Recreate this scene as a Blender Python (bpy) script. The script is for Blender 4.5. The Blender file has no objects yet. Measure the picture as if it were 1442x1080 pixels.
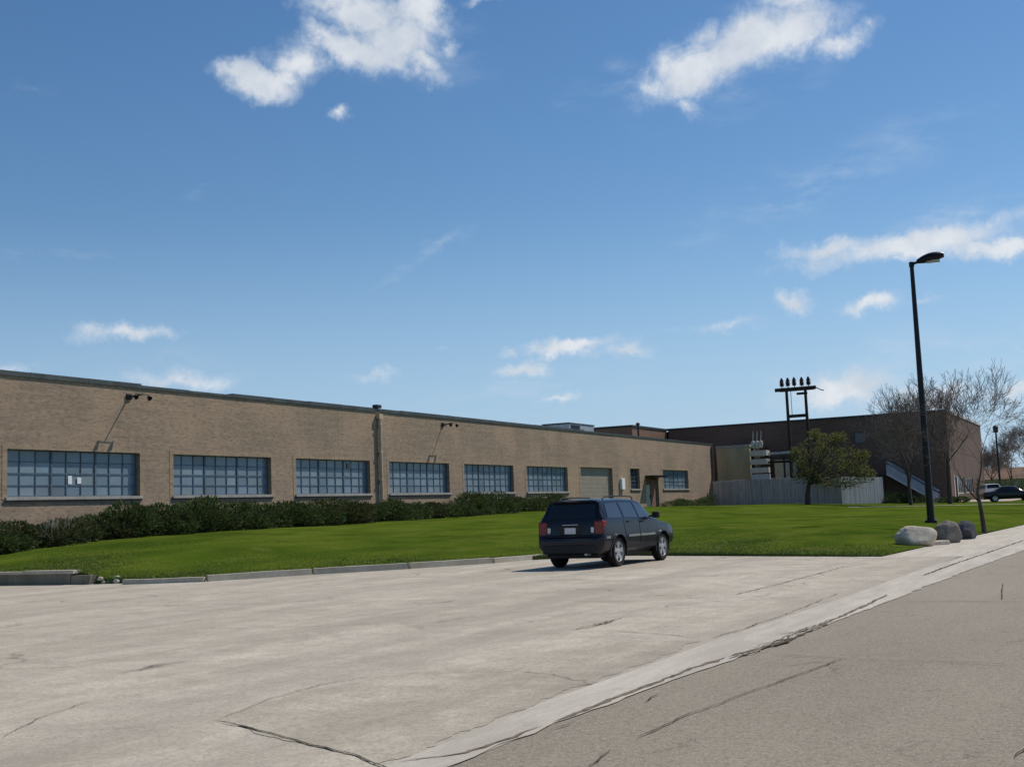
import bpy, bmesh, math, random
from mathutils import Vector, Matrix, noise

random.seed(7)
S = bpy.context.scene
COL = S.collection
PI = math.pi

# ------------------------------------------------------------------ camera
# world axes: +Y runs along the street and the long factory wall, +X points from
# the wall towards the street, the photographer stands at the origin.
W0, H0, FPX, EYE = 1442, 1080, 1680.0, 1.55
PITCH, ROLL, YAW = math.radians(6.067), math.radians(2.3), math.radians(26.911)
def cam_axes():
    fw = Vector((0, math.cos(PITCH), math.sin(PITCH)))
    up = Vector((0, -math.sin(PITCH), math.cos(PITCH)))
    rt = Vector((1, 0, 0))
    u2 = up * math.cos(ROLL) + rt * math.sin(ROLL)
    r2 = rt * math.cos(ROLL) - up * math.sin(ROLL)
    R = Matrix.Rotation(YAW, 3, 'Z')
    return R @ r2, R @ u2, R @ fw
CR, CU, CF = cam_axes()
cd = bpy.data.cameras.new('camera')
cam = bpy.data.objects.new('camera', cd); COL.objects.link(cam)
cd.sensor_width = 36; cd.lens = 36 * FPX / W0; cd.clip_end = 6000; cd.clip_start = .1
m = Matrix((CR, CU, -CF)).transposed().to_4x4(); m.translation = (0, 0, EYE)
cam.matrix_world = m
S.camera = cam
def ray(px, py):
    return CF * FPX + CR * (px - W0 / 2) - CU * (py - H0 / 2)
def PZ(px, py, z=0.0):
    d = ray(px, py); t = (z - EYE) / d.z; return d.x * t, d.y * t
def PX(px, py, x):
    d = ray(px, py); t = x / d.x; return d.y * t, d.z * t + EYE
def PY(px, py, y):
    d = ray(px, py); t = y / d.y; return d.x * t, d.z * t + EYE

# ------------------------------------------------------------------ mesh helpers
class MB:
    def __init__(self): self.v = []; self.f = []
    def add(self, vs, fs):
        n = len(self.v); self.v += [tuple(p) for p in vs]; self.f += [tuple(i + n for i in q) for q in fs]
    def box(self, x0, x1, y0, y1, z0, z1):
        self.add([(x0,y0,z0),(x1,y0,z0),(x1,y1,z0),(x0,y1,z0),(x0,y0,z1),(x1,y0,z1),(x1,y1,z1),(x0,y1,z1)],
                 [(0,3,2,1),(4,5,6,7),(0,1,5,4),(1,2,6,5),(2,3,7,6),(3,0,4,7)])
    def quad(self, a, b, c, d): self.add([a,b,c,d], [(0,1,2,3)])
    def tube(self, pts, rad, n=8, caps=True):
        pts = [Vector(p) for p in pts]
        if not isinstance(rad, (list, tuple)): rad = [rad] * len(pts)
        ref = Vector((.31, .22, .93)); vs = []; fs = []
        for i, p in enumerate(pts):
            t = (pts[min(i+1, len(pts)-1)] - pts[max(i-1, 0)])
            if t.length < 1e-9: t = Vector((0,0,1))
            t.normalize()
            r = ref if abs(t.dot(ref)) < .95 else Vector((1,0,0))
            e1 = t.cross(r).normalized(); e2 = t.cross(e1)
            for k in range(n):
                a = 2*PI*k/n
                vs.append(p + (e1*math.cos(a) + e2*math.sin(a))*rad[i])
        for i in range(len(pts)-1):
            for k in range(n):
                k2 = (k+1) % n
                fs.append((i*n+k, i*n+k2, (i+1)*n+k2, (i+1)*n+k))
        if caps and n > 2:
            fs.append(tuple(range(n-1, -1, -1))); b = (len(pts)-1)*n; fs.append(tuple(range(b, b+n)))
        self.add(vs, fs)
    def lathe(self, prof, n=24, axis='Z', c=(0,0,0), close=False):
        vs = []; fs = []
        for (r, h) in prof:
            for k in range(n):
                a = 2*PI*k/n
                p = (r*math.cos(a), r*math.sin(a), h)
                if axis == 'X': p = (h, r*math.cos(a), r*math.sin(a))
                if axis == 'Y': p = (r*math.cos(a), h, -r*math.sin(a))
                vs.append((p[0]+c[0], p[1]+c[1], p[2]+c[2]))
        N = len(prof)
        for i in range(N if close else N-1):
            j = (i+1) % N
            for k in range(n):
                k2 = (k+1) % n
                fs.append((i*n+k, i*n+k2, j*n+k2, j*n+k))
        if not close:
            fs.append(tuple(range(n-1,-1,-1))); fs.append(tuple(range((N-1)*n, N*n)))
        self.add(vs, fs)
    def obj(self, name, mat, parent=None, smooth=False, origin=None, bevel=0, fix=False):
        me = bpy.data.meshes.new(name)
        if origin is not None:
            o = Vector(origin); vs = [(p[0]-o.x, p[1]-o.y, p[2]-o.z) for p in self.v]
        else: vs = self.v
        me.from_pydata(vs, [], self.f); me.update()
        if fix:
            bm = bmesh.new(); bm.from_mesh(me); bmesh.ops.recalc_face_normals(bm, faces=bm.faces); bm.to_mesh(me); bm.free()
        if mat: me.materials.append(mat)
        ob = bpy.data.objects.new(name, me); COL.objects.link(ob)
        if parent is not None: ob.parent = parent
        elif origin is not None: ob.location = origin
        if smooth:
            me.polygons.foreach_set('use_smooth', [True]*len(me.polygons))
            me.set_sharp_from_angle(angle=math.radians(smooth if smooth is not True else 40))
        if bevel:
            b = ob.modifiers.new('bevel', 'BEVEL'); b.width = bevel; b.segments = 2; b.limit_method = 'ANGLE'
        return ob
def tag(o, label, cat, group=None):
    o['label'] = label; o['category'] = cat
    if group: o['group'] = group
    return o
def thing(name, label, cat, loc, rz=0, group=None):
    o = bpy.data.objects.new(name, None); COL.objects.link(o)
    o.location = loc; o.rotation_euler = (0, 0, rz); o.empty_display_size = .3
    return tag(o, label, cat, group)
def structure(o, kind='structure'):
    o['kind'] = kind; return o
def lerp(a, b, t): return a + (b-a)*t
def interp(tab, x):
    if x <= tab[0][0]: return tab[0][1]
    for (x0, y0), (x1, y1) in zip(tab, tab[1:]):
        if x <= x1: return lerp(y0, y1, (x-x0)/(x1-x0))
    return tab[-1][1]
def rgb(r, g, b):
    f = lambda c: (c/255/12.92) if c/255 <= .04045 else ((c/255+.055)/1.055)**2.4
    return (f(r), f(g), f(b), 1)

# ------------------------------------------------------------------ material helpers
class NT:
    def __init__(self, mat):
        self.t = mat.node_tree; self.t.nodes.clear()
    def n(self, typ, **kw):
        nd = self.t.nodes.new(typ)
        for k, v in kw.items():
            if k.startswith('_'): setattr(nd, k[1:], v)
            else: self.put(nd.inputs[k.replace('__', ' ')], v)
        return nd
    def put(self, sock, v):
        if isinstance(v, bpy.types.NodeSocket): self.t.links.new(v, sock)
        else: sock.default_value = v
    def math(self, op, a, b=0.0, clamp=False):
        nd = self.t.nodes.new('ShaderNodeMath'); nd.operation = op; nd.use_clamp = clamp
        self.put(nd.inputs[0], a); self.put(nd.inputs[1], b); return nd.outputs[0]
    def mix(self, f, a, b, typ='MIX'):
        nd = self.t.nodes.new('ShaderNodeMix'); nd.data_type = 'RGBA'; nd.blend_type = typ
        self.put(nd.inputs[0], f); self.put(nd.inputs[6], a); self.put(nd.inputs[7], b); return nd.outputs[2]
    def ramp(self, f, stops):
        nd = self.t.nodes.new('ShaderNodeValToRGB'); cr = nd.color_ramp
        while len(cr.elements) < len(stops): cr.elements.new(.5)
        for e, (p, c) in zip(cr.elements, stops):
            e.position = p; e.color = c if len(c) == 4 else (*c, 1)
        self.put(nd.inputs[0], f); return nd.outputs[0]
    def noise(self, vec, scale, detail=4, rough=.55, dist=0):
        nd = self.n('ShaderNodeTexNoise', Scale=scale, Detail=detail, Roughness=rough, Distortion=dist)
        if vec is not None: self.put(nd.inputs['Vector'], vec)
        return nd.outputs[0]
    def map(self, vec, scale=(1,1,1), rot=(0,0,0), loc=(0,0,0)):
        nd = self.t.nodes.new('ShaderNodeMapping')
        self.put(nd.inputs['Vector'], vec); nd.inputs['Scale'].default_value = scale
        nd.inputs['Rotation'].default_value = rot; nd.inputs['Location'].default_value = loc
        return nd.outputs[0]
    def rng(self, v, a, b, c=0, d=1):
        nd = self.n('ShaderNodeMapRange', _interpolation_type='SMOOTHSTEP')
        self.put(nd.inputs[0], v); 
        for i, x in enumerate((a, b, c, d)): nd.inputs[i+1].default_value = x
        return nd.outputs[0]
def newmat(name):
    m = bpy.data.materials.new(name); m.use_nodes = True; return m, NT(m)
def finish(nt, col, rough=.8, metal=0, bump=None, bstr=.3, bdist=.02, spec=.5, coat=0):
    p = nt.n('ShaderNodeBsdfPrincipled', Base__Color=col, Roughness=rough, Metallic=metal)
    p.inputs['Specular IOR Level'].default_value = spec
    p.inputs['Coat Weight'].default_value = coat
    p.inputs['Coat Roughness'].default_value = .04
    if bump is not None:
        b = nt.n('ShaderNodeBump', Strength=bstr, Distance=bdist); nt.put(b.inputs['Height'], bump)
        nt.put(p.inputs['Normal'], b.outputs[0])
    o = nt.n('ShaderNodeOutputMaterial'); nt.t.links.new(p.outputs[0], o.inputs[0]); return p
def sc(c, k): return (c[0]*k, c[1]*k, c[2]*k, 1)
def noisy(name, c, var=.25, scale=3, rough=.8, metal=0, bump=.2, spec=.4, coat=0, stretch=(1,1,1), c2=None):
    m, nt = newmat(name)
    co = nt.n('ShaderNodeTexCoord').outputs['Object']
    v = nt.map(co, stretch)
    f = nt.noise(v, scale, 6, .6)
    f2 = nt.noise(v, scale*9, 3, .6)
    k = nt.math('ADD', nt.math('MULTIPLY', f, .65), nt.math('MULTIPLY', f2, .35))
    k = nt.rng(k, .3, .7)
    col = nt.mix(k, sc(c, 1-var), c2 if c2 else sc(c, 1+var))
    finish(nt, col, rough, metal, f2 if bump else None, bump, .01, spec, coat)
    return m

def leafmat(name, cols, rough=.65, trans=.25):
    m, nt = newmat(name)
    g = nt.n('ShaderNodeNewGeometry')
    r = g.outputs['Random Per Island']
    n = len(cols)
    col = nt.ramp(r, [(i/(n-1), c) for i, c in enumerate(cols)])
    co = nt.n('ShaderNodeTexCoord').outputs['Object']
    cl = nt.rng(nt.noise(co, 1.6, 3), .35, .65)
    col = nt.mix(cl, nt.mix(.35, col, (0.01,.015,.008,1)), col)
    p = nt.n('ShaderNodeBsdfPrincipled', Base__Color=col, Roughness=rough)
    p.inputs['Specular IOR Level'].default_value = .25
    t = nt.n('ShaderNodeBsdfTranslucent', Color=col)
    mx = nt.n('ShaderNodeMixShader'); mx.inputs[0].default_value = trans
    nt.t.links.new(p.outputs[0], mx.inputs[1]); nt.t.links.new(t.outputs[0], mx.inputs[2])
    o = nt.n('ShaderNodeOutputMaterial'); nt.t.links.new(mx.outputs[0], o.inputs[0])
    return m

def brickmat(name, ca, cb, mortar, dirt, width=.22, row=.075, contrast=1.0):
    m, nt = newmat(name)
    co = nt.n('ShaderNodeTexCoord').outputs['Object']
    sp = nt.n('ShaderNodeSeparateXYZ', Vector=co)
    u = nt.math('ADD', sp.outputs[0], sp.outputs[1])
    cv = nt.n('ShaderNodeCombineXYZ', X=u, Y=sp.outputs[2])
    b = nt.n('ShaderNodeTexBrick', Vector=cv.outputs[0], Color1=ca, Color2=cb, Mortar=mortar, Scale=1.0)
    b.inputs['Mortar Size'].default_value = .009; b.inputs['Brick Width'].default_value = width
    b.inputs['Row Height'].default_value = row; b.inputs['Bias'].default_value = 0
    v = cv.outputs[0]
    streak = nt.noise(nt.map(v, (.35, 4.2, 1)), 1.0, 5, .65)
    patch = nt.noise(v, .28, 5, .6)
    blot = nt.noise(nt.map(v, (1.5, 4.2, 1)), 2.2, 5, .8)
    col = nt.mix(nt.rng(streak, .36, .66, 0, .65*contrast), b.outputs[0], dirt)
    col = nt.mix(nt.rng(patch, .42, .64, 0, .55*contrast), col, sc(ca, 1.12))
    col = nt.mix(nt.rng(blot, .46, .64, 0, .62*contrast), col, sc(dirt, .62))
    drip = nt.noise(nt.map(v, (2.2, .10, 1)), 1.0, 4, .6)
    col = nt.mix(nt.rng(drip, .55, .75, 0, .25*contrast), col, sc(dirt, .7))
    finish(nt, col, .9, 0, b.outputs['Fac'], -.25, .006, .2)
    return m

M = {}
M['brick'] = brickmat('tan_brick', (.43,.305,.205,1), (.33,.23,.155,1), (.35,.29,.22,1), (.25,.195,.145,1))
M['brickpier'] = brickmat('pale_jamb_brick', (.43,.32,.21,1), (.36,.26,.17,1), (.38,.31,.23,1), (.28,.20,.14,1))
M['darkbrick'] = brickmat('dark_brown_brick', (.175,.110,.085,1), (.135,.085,.067,1), (.145,.11,.09,1), (.115,.077,.062,1))
M['redbrick'] = brickmat('reddish_brick', (.26,.15,.10,1), (.21,.12,.08,1), (.22,.16,.12,1), (.16,.1,.07,1))
M['buff'] = noisy('buff_panel', (.40,.33,.20,1), .2, .5, .85, stretch=(2,2,.5))
M['coping'] = noisy('weathered_coping_metal', (.085,.095,.09,1), .35, 1.2, .5, .4, .1)
M['darkcoping'] = noisy('dark_coping', (.03,.03,.032,1), .3, 2, .5, .3)
M['whitecoping'] = noisy('pale_coping', (.62,.6,.55,1), .1, 2, .6)
M['roofing'] = noisy('roof_gravel', (.22,.21,.19,1), .25, 2, .95)
M['steel'] = noisy('painted_steel_sash', (.090,.135,.170,1), .3, 3, .5)
M['sill'] = noisy('concrete_sill', (.36,.33,.29,1), .22, 2.5, .85)
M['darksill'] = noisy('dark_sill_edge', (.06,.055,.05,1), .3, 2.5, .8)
M['garage'] = noisy('garage_door_paint', (.30,.255,.205,1), .1, 1.5, .55)
M['reddoor'] = noisy('door_paint', (.22,.12,.09,1), .2, 3, .6)
M['paintbrown'] = noisy('tan_painted_metal', (.55,.41,.29,1), .15, 2, .6)
M['black'] = noisy('black_painted_steel', (.009,.009,.011,1), .3, 4, .38, .3, .05)
M['galv'] = noisy('galvanised_metal', (.42,.44,.45,1), .2, 3, .45, .5, .05)
M['cream'] = noisy('cream_enamel', (.50,.47,.38,1), .15, 2, .6)
M['greyblue'] = noisy('grey_blue_metal', (.40,.41,.46,1), .15, 2, .5)
M['woodpole'] = noisy('creosoted_pole', (.035,.028,.024,1), .35, 5, .9, stretch=(1,1,.2))
M['porcelain'] = noisy('brown_porcelain', (.04,.035,.035,1), .2, 6, .25)
M['lens'] = noisy('lamp_lens', (.45,.43,.38,1), .1, 6, .25, 0, 0)
M['paper'] = noisy('white_paper', (.85,.85,.83,1), .04, 6, .8)
M['bark'] = noisy('grey_bark', (.075,.058,.048,1), .45, 7, .95, 0, .5, stretch=(1,1,.25))
M['twig'] = noisy('twig_bark', (.17,.125,.098,1), .35, 5, .9, 0, 0)
M['paletwig'] = noisy('grey_brown_twigs', (.25,.19,.155,1), .35, 5, .9, 0, 0)
M['palebark'] = noisy('pale_twig_bark', (.42,.36,.30,1), .25, 5, .9, 0, 0)

def pane_mat():
    m, nt = newmat('wired_factory_glass')
    r = nt.n('ShaderNodeNewGeometry').outputs['Random Per Island']
    co = nt.n('ShaderNodeTexCoord').outputs['Object']
    col = nt.ramp(r, [(0, (.12,.185,.245)), (.3, (.18,.25,.315)), (.75, (.22,.30,.365)), (.90, (.28,.35,.39)), (1, (.07,.105,.15))])
    d = nt.rng(nt.noise(co, 1.1, 4), .35, .7)
    col = nt.mix(nt.math('MULTIPLY', d, .45), col, (.15,.17,.17,1))
    finish(nt, col, .22, 0, nt.noise(co, 2.5, 2), .06, .02, .5)
    return m
M['pane'] = pane_mat()
M['darkpane'] = noisy('dark_window_glass', (.035,.045,.055,1), .3, 1, .1, 0, 0, .5)

def grass_mat():
    m, nt = newmat('lawn_turf')
    co = nt.n('ShaderNodeTexCoord').outputs['Object']
    big = nt.rng(nt.noise(co, .11, 4, .6), .35, .65)
    mid = nt.rng(nt.noise(nt.map(co, (1,.55,1)), .55, 5, .65), .35, .68)
    fine = nt.noise(co, 14, 4, .75)
    col = nt.mix(big, (.039,.070,.0085,1), (.082,.126,.013,1))
    col = nt.mix(nt.math('MULTIPLY', mid, .75), col, (.128,.158,.022,1))
    dry = nt.rng(nt.noise(co, .33, 5, .7, .6), .55, .72, 0, .55)
    col = nt.mix(dry, col, (.19,.168,.05,1))
    col = nt.mix(nt.rng(fine, .35, .7, 0, .55), col, (.032,.058,.007,1))
    finish(nt, col, 1, 0, fine, .8, .05, 0)
    return m
M['grass'] = grass_mat()
M['blade'] = leafmat('grass_blade', [(.078,.128,.014), (.098,.156,.020), (.126,.180,.028), (.21,.20,.06)], .7, .3)

def concrete_mat(name='worn_concrete_apron', dim=1.0):
    m, nt = newmat(name)
    co = nt.n('ShaderNodeTexCoord').outputs['Object']
    big = nt.rng(nt.noise(nt.map(co, (.25,.10,1), (0,0,.35)), 1, 6, .62, .4), .36, .66)
    tr = nt.rng(nt.noise(nt.map(co, (.9,.07,1), (0,0,1.15)), 1, 5, .65), .40, .64)
    tr2 = nt.rng(nt.noise(nt.map(co, (2.2,.16,1), (0,0,1.3)), 1, 4, .65), .45, .68)
    mid = nt.rng(nt.noise(co, 1.7, 6, .72), .40, .62)
    fine = nt.noise(co, 13, 6, .85)
    spk = nt.noise(co, 85, 2, .7)
    col = nt.mix(big, (.455,.405,.315,1), (.595,.54,.43,1))
    col = nt.mix(nt.math('MULTIPLY', tr, .55), col, (.305,.262,.215,1))
    col = nt.mix(nt.math('MULTIPLY', tr2, .35), col, (.52,.465,.39,1))
    col = nt.mix(nt.math('MULTIPLY', mid, .48), col, (.33,.285,.235,1))
    col = nt.mix(nt.rng(fine, .44, .66, 0, .50), col, (.225,.190,.152,1))
    col = nt.mix(nt.rng(spk, .50, .72, 0, .50), col, (.60,.545,.45,1))
    gr = nt.noise(co, 34, 3, .75)
    col = nt.mix(nt.rng(gr, .50, .68, 0, .55), col, (.19,.16,.128,1))
    bl = nt.rng(nt.noise(co, .62, 5, .7, .5), .46, .66, 0, .42)
    col = nt.mix(bl, col, (.285,.245,.195,1))
    # stains
    st = nt.rng(nt.noise(nt.map(co, (.5,.9,1)), .8, 6, .7, 1.2), .63, .76, 0, .55)
    col = nt.mix(st, col, (.16,.138,.12,1))
    vor = nt.n('ShaderNodeTexVoronoi', _feature='DISTANCE_TO_EDGE', Scale=.23)
    wob = nt.noise(co, .9, 4)
    off = nt.n('ShaderNodeVectorMath', _operation='ADD'); nt.put(off.inputs[0], co)
    w3 = nt.n('ShaderNodeCombineXYZ', X=nt.math('MULTIPLY', wob, 1.6), Y=nt.math('MULTIPLY', nt.noise(co, 1.3, 4), 1.6))
    nt.put(off.inputs[1], w3.outputs[0]); nt.put(vor.inputs['Vector'], off.outputs[0])
    ck = nt.rng(vor.outputs['Distance'], .0, .012, 1, 0)
    ck = nt.math('MULTIPLY', ck, nt.rng(nt.noise(co, .35, 3), .48, .6, 0, .55))
    col = nt.mix(ck, col, (.10,.085,.072,1))
    if dim < 1: col = nt.mix(1.0, col, (dim, dim, dim*.98, 1), 'MULTIPLY')
    finish(nt, col, .92, 0, fine, .45, .012, .25)
    return m
M['concrete'] = concrete_mat()
def gutter_mat(name, ca, cb):
    m, nt = newmat(name)
    co = nt.n('ShaderNodeTexCoord').outputs['Object']
    a = nt.rng(nt.noise(nt.map(co, (2.5,.35,1)), 1, 6, .7), .35, .68)
    f = nt.noise(co, 30, 4, .8)
    s = nt.rng(nt.noise(co, 2.2, 6, .75), .55, .75, 0, .5)
    col = nt.mix(a, ca, cb)
    col = nt.mix(s, col, sc(ca, .62)); col = nt.mix(nt.rng(f, .45, .72, 0, .4), col, sc(ca, .6))
    finish(nt, col, .92, 0, f, .4, .01, .25)
    return m
M['gutter'] = gutter_mat('gutter_concrete', (.41,.365,.305,1), (.54,.49,.415,1))
M['walk'] = gutter_mat('sidewalk_concrete', (.43,.385,.315,1), (.54,.485,.405,1))
M['kerb'] = gutter_mat('kerb_concrete', (.42,.38,.29,1), (.55,.51,.42,1))
M['darkkerb'] = gutter_mat('dark_kerb_concrete', (.16,.15,.11,1), (.26,.24,.18,1))  # darker concrete for the tall kerb's face, below its pale top
M['patch'] = gutter_mat('darker_slab_concrete', (.355,.305,.245,1), (.435,.38,.31,1))
M['slab'] = concrete_mat('smooth_concrete_slab', .90)
def asphalt_mat():
    m, nt = newmat('sun_bleached_asphalt')
    co = nt.n('ShaderNodeTexCoord').outputs['Object']
    big = nt.rng(nt.noise(nt.map(co, (.5,.12,1)), 1, 5, .6), .36, .66)
    mid = nt.rng(nt.noise(co, 1.9, 6, .78), .40, .62)
    fine = nt.noise(co, 18, 6, .85)
    v = nt.n('ShaderNodeTexVoronoi', Scale=95.0); nt.put(v.inputs['Vector'], co)
    col = nt.mix(big, (.25,.215,.163,1), (.33,.285,.218,1))
    col = nt.mix(nt.math('MULTIPLY', mid, .55), col, (.30,.258,.20,1))
    col = nt.mix(nt.rng(fine, .44, .66, 0, .62), col, (.115,.097,.076,1))
    gr = nt.noise(co, 40, 3, .75)
    col = nt.mix(nt.rng(gr, .50, .68, 0, .6), col, (.11,.092,.072,1))
    sp = nt.n('ShaderNodeSeparateXYZ', Vector=v.outputs['Color'])
    col = nt.mix(nt.rng(sp.outputs[0], .60, .95, 0, .65), col, (.42,.37,.30,1))
    vor = nt.n('ShaderNodeTexVoronoi', _feature='DISTANCE_TO_EDGE', Scale=.55)
    off = nt.n('ShaderNodeVectorMath', _operation='ADD'); nt.put(off.inputs[0], co)
    w3 = nt.n('ShaderNodeCombineXYZ', X=nt.math('MULTIPLY', nt.noise(co, 2.0, 6, .7), .9), Y=nt.math('MULTIPLY', nt.noise(co, 2.6, 6, .7), .9))
    nt.put(off.inputs[1], w3.outputs[0]); nt.put(vor.inputs['Vector'], off.outputs[0])
    ck = nt.math('MULTIPLY', nt.rng(vor.outputs['Distance'], .0, .010, 1, 0), nt.rng(nt.noise(co, .5, 3), .50, .64, 0, .6))
    col = nt.mix(ck, col, (.085,.07,.055,1))
    finish(nt, col, .93, 0, fine, .7, .015, .2)
    return m
M['asphalt'] = asphalt_mat()
M['crack'] = noisy('crack_filler', (.085,.068,.052,1), .6, 8, 1, 0, .2, .03)
M['dirt'] = noisy('gutter_grit', (.185,.155,.12,1), .6, 6, 1, 0, .2, .03)
M['soil'] = noisy('far_ground_grass', (.07,.10,.03,1), .35, .2, .98)

# ------------------------------------------------------------------ sky and sun
EL, AZ = math.radians(52), math.atan2(.49, .87)     # azimuth from +Y towards +X
SUN = Vector((math.cos(EL)*math.sin(AZ), math.cos(EL)*math.cos(AZ), math.sin(EL)))
ld = bpy.data.lights.new('sun', 'SUN'); ld.energy = 4.0; ld.angle = math.radians(.53); ld.color = (1, .935, .84)
so = bpy.data.objects.new('sun', ld); COL.objects.link(so)
so.rotation_euler = SUN.to_track_quat('Z', 'Y').to_euler(); so.location = SUN*200

world = bpy.data.worlds.new('World'); S.world = world; world.use_nodes = True
wt = NT(world)
sky = wt.n('ShaderNodeTexSky', _sky_type='NISHITA')
sky.sun_disc = False; sky.sun_elevation = EL; sky.sun_rotation = AZ
sky.air_density = 1.0; sky.dust_density = .15; sky.ozone_density = 1.9; sky.altitude = 200
hsv = wt.n('ShaderNodeHueSaturation', Saturation=1.22, Value=1.0)
wt.t.links.new(sky.outputs[0], hsv.inputs['Color'])
bg = wt.n('ShaderNodeBackground', Strength=.096)
gz_ = wt.n('ShaderNodeSeparateXYZ', Vector=wt.n('ShaderNodeTexCoord').outputs['Generated']).outputs[2]
wt.put(bg.inputs[0], wt.mix(wt.rng(gz_, -.02, .26, .85, 0), hsv.outputs[0], (3.75, 5.6, 8.1, 1)))
gen = wt.n('ShaderNodeTexCoord').outputs['Generated']
def wnoise(scale, detail, rough=.6, seed=0):
    return wt.noise(wt.map(gen, loc=(seed, seed*.7, seed*.3)), scale, detail, rough)
# billowing offset of the lookup direction
wx = wt.n('ShaderNodeTexNoise', Scale=26.0, Detail=7.0, Roughness=.62); wt.put(wx.inputs['Vector'], gen)
wd = wt.n('ShaderNodeVectorMath', _operation='SUBTRACT'); wt.put(wd.inputs[0], wx.outputs['Color']); wd.inputs[1].default_value = (.5,.5,.5)
ws = wt.n('ShaderNodeVectorMath', _operation='SCALE'); wt.put(ws.inputs[0], wd.outputs[0]); ws.inputs['Scale'].default_value = .042
wa = wt.n('ShaderNodeVectorMath', _operation='ADD'); wt.put(wa.inputs[0], gen); wt.put(wa.inputs[1], ws.outputs[0])
GEN2 = wa.outputs[0]
def cloud_field(blobs, vec):
    out = None
    for (px, py, rx, ry, rot, w) in blobs:
        c = ray(px, py).normalized()
        e1 = Vector((c.y, -c.x, 0)).normalized(); e2 = e1.cross(c)     # right, up of that part of the sky
        e2 = c.cross(e1) * -1 if e2.z < 0 else e2
        a = math.radians(rot) - ROLL*-1
        f1 = e1*math.cos(a) + e2*math.sin(a); f2 = e2*math.cos(a) - e1*math.sin(a)
        f3 = f1.cross(f2)
        mp = wt.t.nodes.new('ShaderNodeMapping'); mp.vector_type = 'TEXTURE'
        wt.put(mp.inputs['Vector'], vec)
        mp.inputs['Location'].default_value = c
        mp.inputs['Rotation'].default_value = Matrix((f1, f2, f3)).transposed().to_euler()
        mp.inputs['Scale'].default_value = (rx/FPX, ry/FPX, .6)
        ln = wt.n('ShaderNodeVectorMath', _operation='LENGTH'); wt.put(ln.inputs[0], mp.outputs[0])
        v = wt.math('MULTIPLY', wt.math('SUBTRACT', 1.0, ln.outputs['Value']), w)
        out = v if out is None else wt.math('MAXIMUM', out, v)
    return out
#          px   py   rx  ry rot weight
PUFF = [
 (372, 114, 78, 36, -4, 1), (335, 104, 42, 26, 0, .9), (420, 90, 60, 26, -8, .6),
 (500, 72, 120, 38, -10, .95), (555, 52, 92, 60, -30, 1.0), (590, 88, 62, 30, -38, .95), (520, 18, 110, 40, 0, .95),
 (590, 20, 70, 40, -30, .85), (635, 68, 30, 18, 0, .55), (478, 155, 17, 10, 0, .45), (425, 88, 60, 34, -10, .85), (460, 60, 60, 30, -20, .8), (470, 0, 80, 30, 0, .7), (680, 0, 34, 10, 0, .5),
 (985, 92, 110, 50, 18, 1.0), (1050, 66, 130, 54, 16, 1.1), (1120, 44, 105, 50, 10, 1.05), (1180, 58, 70, 32, 14, .8),
 (1000, 45, 60, 26, 10, .6), (1218, 44, 34, 22, 20, .5), (960, 150, 40, 24, -10, .6), (920, 112, 46, 26, 0, .6), (1110, 10, 70, 28, 0, .8),
 (185, 468, 100, 19, 0, .85), (805, 490, 110, 18, 0, .85), (885, 496, 56, 15, 0, .75), (1115, 425, 36, 20, 0, .85),
 (1230, 426, 70, 18, 0, .8), (1280, 343, 210, 30, 2, 1.0), (1400, 343, 110, 22, 2, .9), (1170, 350, 90, 22, 0, .85), (1260, 366, 60, 14, 0, .6),
 (735, 522, 60, 17, 0, .75), (543, 528, 60, 13, 0, .55), (790, 558, 60, 12, 0, .5), (720, 497, 30, 10, 0, .5), (1030, 452, 50, 10, 0, .5), (1195, 545, 130, 42, 3, .95), (1310, 560, 110, 30, 0, .8), (1120, 535, 60, 20, 0, .5),
 (1430, 552, 70, 18, 0, .6), (626, 491, 22, 8, 0, .5), (245, 533, 110, 22, 0, .6), (10, 520, 60, 14, 0, .6), (1305, 418, 40, 10, 0, .5), (1425, 498, 24, 8, 0, .4),
]
WISP = [(600, 358, 110, 14, 31, .6), (280, 272, 36, 9, 15, .5), (1340, 320, 170, 60, 8, .75), (1420, 280, 90, 34, 20, .6), (1040, 452, 60, 12, 0, .6), (945, 468, 36, 9, 0, .5),
        (1150, 260, 330, 60, 16, .5), (60, 362, 130, 14, 0, .5), (50, 128, 50, 14, 0, .4), (740, 545, 260, 44, 0, .5), (200, 520, 200, 50, 0, .45), (1300, 520, 260, 80, 0, .7),
        (560, 60, 170, 84, -14, .55), (1060, 80, 220, 100, 16, .55), (880, 120, 130, 40, 0, .5), (790, 135, 30, 12, 0, .5)]
puff = cloud_field(PUFF, GEN2)
nz = wnoise(30, 9, .64, 3.1)
dens = wt.math('ADD', puff, wt.math('MULTIPLY', wt.math('SUBTRACT', nz, .5), 1.25))
dens = wt.rng(dens, .02, .85, 0, 1)
wsp = cloud_field(WISP, GEN2)
nz2 = wt.noise(wt.map(gen, (18, 18, 55)), 1.0, 7, .65)
wden = wt.math('MULTIPLY', wt.rng(wsp, .0, .7), wt.rng(nz2, .38, .78, 0, .62))
alpha = wt.math('MAXIMUM', dens, wden)
ccol = wt.mix(wt.rng(wnoise(16, 5, .6, 8.2), .36, .66), (.93,.96,1,1), (.70,.77,.86,1))
ccol = wt.mix(wt.rng(dens, .15, .9), (.66,.78,.93,1), ccol)
bgc = wt.n('ShaderNodeBackground', Color=ccol, Strength=.86)
mx = wt.n('ShaderNodeMixShader'); wt.put(mx.inputs[0], wt.math('MULTIPLY', alpha, .93))
wt.t.links.new(bg.outputs[0], mx.inputs[1]); wt.t.links.new(bgc.outputs[0], mx.inputs[2])
wo = wt.n('ShaderNodeOutputWorld'); wt.t.links.new(mx.outputs[0], wo.inputs[0])
S.view_settings.view_transform = 'Standard'; S.view_settings.look = 'None'
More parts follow.
